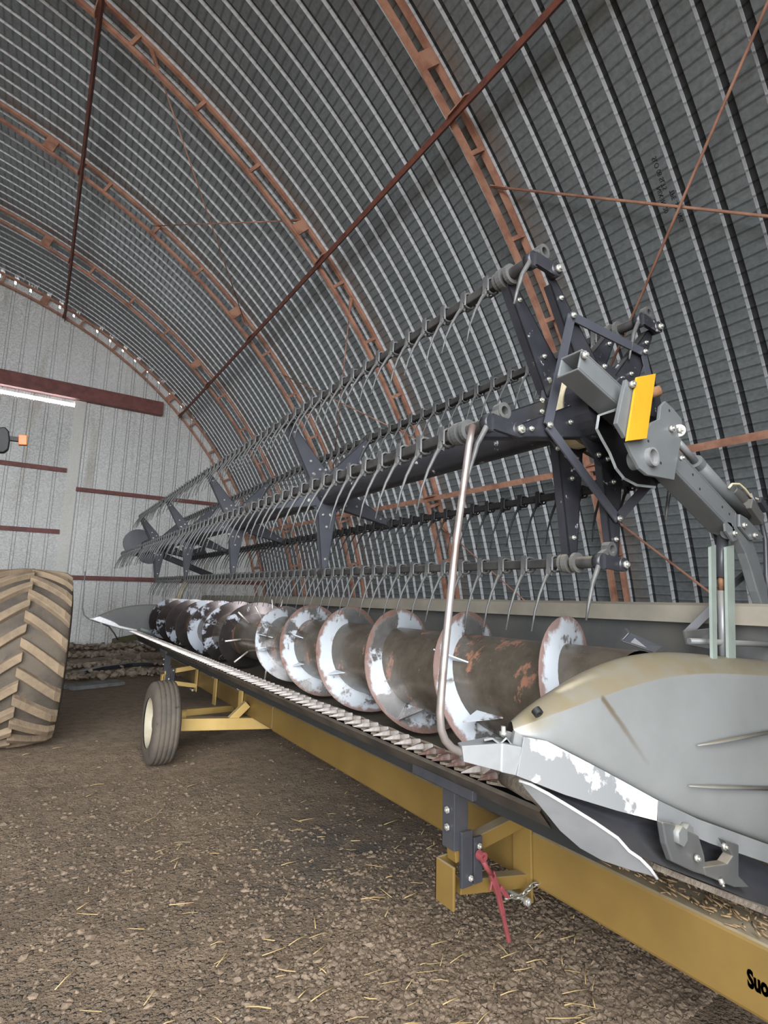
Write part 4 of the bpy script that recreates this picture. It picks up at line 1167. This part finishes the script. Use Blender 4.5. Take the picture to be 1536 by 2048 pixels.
# bracket plate with bearing hole
pl = [(1254, 884), (1266, 912), (1280, 937), (1296, 950), (1349, 960), (1352, 940), (1366, 862), (1364, 838), (1348, 818), (1331, 802), (1322, 812), (1319, 838), (1303, 845), (1290, 868)]
c = MB(); c.prism([PX(x, y, Y=AY - .03) for x, y in pl], (0, .012, 0)); bp = c.build('bracket_plate', M_arm, hd, bevel=.002); sub(bp)
p = PX(1299, 915, Y=AY - .03); c = MB(); c.ring(p + Vector((0, -.016, 0)), p + Vector((0, .06, 0)), .024, .031, 28); c.mi = 1; c.cyl(p + Vector((0, .02, 0)), p + Vector((0, .03, 0)), .0245, 24); c.build('bearing_tube', [M_silver, M_dkgrey], bp)
c = MB()
for x, y, r in ((1341, 858, .012), (1358, 861, .014), (1360, 917, .009)): c.bolt(PX(x, y, Y=AY - .031), (0, -1, 0), r, .01)
c.ring(PX(1358, 861, Y=AY - .03), PX(1358, 861, Y=AY - .034), .008, .021); c.build('bracket_bolt', M_bolt, bp)
c = MB()
for x, y in ((1339, 821), (1322, 926), (1297, 882)): q = PX(x, y, Y=AY - .031); c.cyl(q, q + Vector((0, .004, 0)), .005, 10)
c.build('bracket_hole', M_dark, bp)
# U channel behind the plate
ch_ = [(1238, 820), (1200, 832), (1196, 857), (1208, 880), (1222, 905), (1234, 935), (1250, 955), (1275, 968), (1312, 972), (1349, 960), (1300, 950), (1282, 940), (1270, 915), (1256, 884), (1250, 850)]
c = MB(); outer = ch_[:9]; rows = [[PX(x, y, Y=Y_) for x, y in outer] for Y_ in (AY - .02, AY + .1)]
c.grid(rows); o_ = c.build('channel_bracket', M_arm, bp, recalc=False); s_ = o_.modifiers.new('t', 'SOLIDIFY'); s_.thickness = .008
pxplate('channel_web', [(x, y, AY + .098) for x, y in outer + [(1340, 900), (1290, 800)]], (0, .008, 0), M_black, bp)
pxplate('side_plate', [(1253, 758, AY - .045), (1268, 774, AY - .045), (1252, 876, AY - .045), (1234, 846, AY - .045)], (0, .014, 0), M_arm, bp, .002)
pxplate('yellow_plate', [(1274, 754, AY - .055), (1312, 747, AY - .055), (1294, 877, AY - .055), (1254, 882, AY - .055)], (0, .007, 0), M_plate, bp, .001)
p = PX(1320, 781, Y=AY - .02); c = MB(); c.cyl(p, p + Vector((-.05, .06, -.02)), .018, 18); c.build('pivot_pin', M_rust, bp)
c = MB(); c.bolt(PX(1261, 770, Y=AY - .046), (0, -1, 0), .012, .012); c.bolt(PX(1166, 712, Y=AY - .001), (0, -1, 0), .012, .012); c.build('plate_bolt', M_bolt, bp)
# hub carrier between arm and reel shaft
c = MB(MR); c.cyl((RX, .93, RZ), (RX, 1.05, RZ), .07, 20); c.bar((RX, .95, RZ), (RX + .2, .95, RZ + .02), .1, .05, up=(0, 1, 0)); c.build('hub_carrier', M_black, hd)
c = MB(MR); c.ring((RX, 1.10, RZ), (RX, 1.15, RZ), .09, .13, 24); c.build('hub_collar', M_cream, hd)
# fore-aft cylinder lying on the arm
CYo = .035
q0, q1, q2 = PX(1352, 880, Y=AY + CYo), PX(1392, 925, Y=AY + CYo), PX(1490, 1032, Y=AY + CYo)
c = MB(); c.cyl(q1, q2, .026, 18); c.ring(q1 + (q1 - q2) * .02, q1 + (q2 - q1) * .05, .0, .028); ta = c.build('slide_cylinder', M_arm, hd); sub(ta)
c = MB(); c.cyl(q0, q1, .013, 14); c.build('cylinder_rod', M_silver, ta)
c = MB(); c.bar(PX(1488, 1008, Y=AY + .02), PX(1512, 1042, Y=AY + .02), .06, .05); c.cyl(PX(1462, 978, Y=AY + .03), PX(1498, 1010, Y=AY + .03), .024, 14); c.build('valve_block', M_rust if False else M_sheet, ta, bevel=.004)
c = MB(); c.tube([PX(x, y, Y=AY) for x, y in ((1458, 975), (1464, 968), (1478, 968), (1490, 978), (1502, 994), (1520, 1000), (1530, 1003))], .0045, 8); c.build('cable', M_cream, ta)
c = MB(); c.bar(PX(1515, 1000, Y=AY), PX(1528, 1020, Y=AY), .03, .03); c.tube([PX(x, y, Y=AY) for x, y in ((1500, 985), (1520, 1030), (1531, 1080), (1533, 1150), (1540, 1220))], .009, 10); c.build('hydraulic_hose', M_dkgrey, ta)
c = MB(); c.prism([PX(x, y, Y=AY - .012) for x, y in ((1480, 1028), (1494, 1036), (1528, 1074), (1522, 1080), (1502, 1080), (1480, 1053))], (0, .01, 0)); c.mi = 1; c.bolt(PX(1486, 1051, Y=AY - .013), (0, -1, 0), .012, .01); c.bolt(PX(1507, 1071, Y=AY - .013), (0, -1, 0), .012, .01); c.build('splice_plate', [M_arm, M_bolt], arm, bevel=.002)
# vertical lift cylinder with safety stop channels
LY = AY + .05
c = MB()
c.prism([PX(x, y, Y=AY + .0) for x, y in ((1450, 1043), (1462, 1046), (1474, 1068), (1474, 1080), (1466, 1083), (1452, 1062))], (0, .008, 0))
c.mi = 1; c.bolt(PX(1466, 1067, Y=AY), (0, -1, 0), .011, .01); c.build('cylinder_lug', [M_arm, M_bolt], arm); c = MB()
c.prism([PX(x, y, Y=AY + .09) for x, y in ((1440, 1050), (1450, 1050), (1440, 1080), (1428, 1076), (1424, 1058))], (0, .008, 0))
c.build('cylinder_lug', M_arm, arm)
c = MB(); c.cyl(PX(1446, 1060, Y=LY), PX(1441, 1157, Y=LY), .020, 18); c.cyl(PX(1455, 1066, Y=LY - .03), PX(1450, 1066, Y=LY + .035), .024, 14); lc = c.build('lift_cylinder', M_dkgrey, hd); sub(lc)
c = MB(); c.cyl(PX(1441, 1150, Y=LY), PX(1443, 1182, Y=LY), .011, 14); c.build('piston_rod', M_rust, lc)
c = MB(); c.cyl(PX(1443, 1182, Y=LY), PX(1447, 1320, Y=LY), .0155, 18); c.build('inner_barrel', M_silver, lc)
for (xa, xb, xc, xd) in ((1422, 1432, 1426, 1435), (1453, 1468, 1458, 1472)):
    c = MB(); P_ = [PX(xa, 1094, Y=LY - .03), PX(xb, 1090, Y=LY - .03), PX(xd, 1325, Y=LY - .03), PX(xc, 1325, Y=LY - .03)]
    c.prism(P_, (0, .010, 0)); c.build('safety_stop', M_galv, lc)
# brackets on the back sheet near the arm pivot
c = MB(); c.bar(PX(1372, 1268, Y=1.12), PX(1432, 1208, Y=1.02), .03, .03); c.bar(PX(1436, 1195, Y=1.02), PX(1500, 1140, Y=.97), .02, .02); c.build('pivot_stay', M_dkgrey, hd)
c = MB(); c.cyl(PX(1378, 1282, Y=1.0), PX(1560, 1290, Y=.86), .011, 12); c.build('cross_shaft', M_grey, hd)
pxplate('deflector_plate', [(1254, 1256, 1.15), (1262, 1266, 1.12), (1325, 1293, 1.06), (1310, 1305, 1.06), (1245, 1283, 1.14)], (0, .01, 0), M_dkgrey, hd)
pxplate('pivot_bracket', [(1370, 1262, 1.05), (1440, 1255, 1.0), (1430, 1300, 1.0), (1376, 1290, 1.05)], (0, .01, 0), M_sheet, hd)

# ================================================================== TRACTOR (mostly outside the frame on the left)
TX, TY, TR, TW = -.06, 6.30, .845, .68
tr = thing('tractor', 'tractor at the left edge with huge muddy lugged rear tyre', 'tractor', (TX - .9, TY, -CAMH))
tz = -CAMH + TR - .02


def tyre(X):
    t = MB(); t.smooth = True; n = 64; R0 = TR - .055
    pr = [(-.42, .52), (-.5, .62), (-.53, .78), (-.51, .9), (-.485, .945), (-.40, .975), (-.2, .995), (0, 1.0), (.2, .995), (.40, .975), (.485, .945), (.51, .9), (.53, .78), (.5, .62), (.42, .52)]
    t.grid([[(X + dx * TW, TY - R0 * q * math.sin(2 * PI * k / n), tz + R0 * q * math.cos(2 * PI * k / n)) for dx, q in pr] for k in range(n + 1)])
    o = t.build('tyre', M_rubber, tr); sub(o)
    N = 21
    lm = None
    for sgn in (1, -1):
        for k in range(N):
            ph0 = 2 * PI * (k + (.5 if sgn > 0 else 0)) / N
            l = MB(); rows = []
            for j in range(8):
                f = j / 7; dx = sgn * (-.015 + .355 * f) ; ph = ph0 + .34 * f ** 1.12
                crown = 1 - .03 * (abs(dx) / .34) ** 2
                hw = .040 + .012 * f
                rb, rtp = R0 * crown - .03, R0 * crown + .052 - .012 * f
                if j == 7: rtp -= .02
                sec_ = []
                for (w_, r_) in ((-1.45, rb), (-.95, rtp), (.95, rtp), (1.45, rb)):
                    a = ph + w_ * hw / TR; sec_.append((X + dx, TY - r_ * math.sin(a), tz + r_ * math.cos(a)))
                rows.append(sec_)
            g_ = l.grid(rows, True); l.face(g_[0][::-1]); l.face(g_[-1])
            l.build('lug', M_lug, o, bevel=.008)
    r_ = MB(); r_.smooth = True
    pr = [(.44, .55), (.36, .5), (.1, .46), (.05, .2), (.15, .14), (.15, 0)]
    r_.grid([[(X + dx * TW, TY - TR * q * math.sin(2 * PI * k / 40), tz + TR * q * math.cos(2 * PI * k / 40)) for dx, q in pr] for k in range(41)])
    r_.build('rim', M_rim, o)


tyre(TX)
c = MB(); c.cyl((TX, TY, tz), (TX - 1.9, TY, tz), .16, 20); c.box((TX - 1.25, TY - .3, tz - .25), (TX - .75, TY + .5, tz + .3)); c.build('rear_axle', M_tgreen, tr, bevel=.02)
c = MB(); c.smooth = True
c.grid([[(TX - 1.75 + u * 1.2, TY + 1.0 * math.cos(a), tz + .95 * math.sin(a) + .05) for u in (0, 1)] for a in np.linspace(.5, 2.5, 14)]); o_ = c.build('fender', M_tgreen, tr, recalc=False); s_ = o_.modifiers.new('t', 'SOLIDIFY'); s_.thickness = .02
c = MB()
for x in (TX - 1.65, TX - .62):
    for y in (TY - .1, TY + 1.5): c.bar((x, y, tz + .3), (x - .04, y, tz + 1.95), .07, .07, up=(0, 1, 0))
c.box((TX - 1.7, TY - .2, tz + 1.95), (TX - .6, TY + 1.6, tz + 2.1)); c.box((TX - 1.65, TY, tz + .1), (TX - .62, TY + 1.5, tz + .35)); c.build('cab', M_tgreen, tr, bevel=.02)
c = MB(); c.box((TX - 1.4, TY + 1.5, tz - .2), (TX - .85, TY + 3.4, tz + .75)); c.build('hood', M_tgreen, tr, bevel=.05)
# mirror with orange side lamp
MY = 6.5
mc = [PX(x, y, Y=MY) for x, y in ((-14, 856), (10, 853), (18, 862), (20, 880), (17, 898), (8, 905), (-14, 904))]
c = MB(); c.prism(mc, (0, .07, 0)); c.build('mirror', M_blackp, tr, bevel=.012)
c = MB(); a_, b_ = PX(12, 876, Y=MY + .04), PX(42, 880, Y=MY + .04); c.bar(a_, b_, .05, .045); c.bar(PX(-10, 872, Y=MY + .05), Vector((TX - .62, TY + .1, PX(-10, 872, Y=MY).z + .1)), .035, .035); c.build('mirror_arm', M_blackp, tr)
c = MB(); c.prism([PX(x, y, Y=MY) for x, y in ((37, 869), (54.5, 870), (54, 890), (36.5, 889))], (0, .06, 0)); c.build('marker_lamp', M_orange, tr, bevel=.006)

for o in bpy.data.objects:
    if '_o' in o: del o['_o']
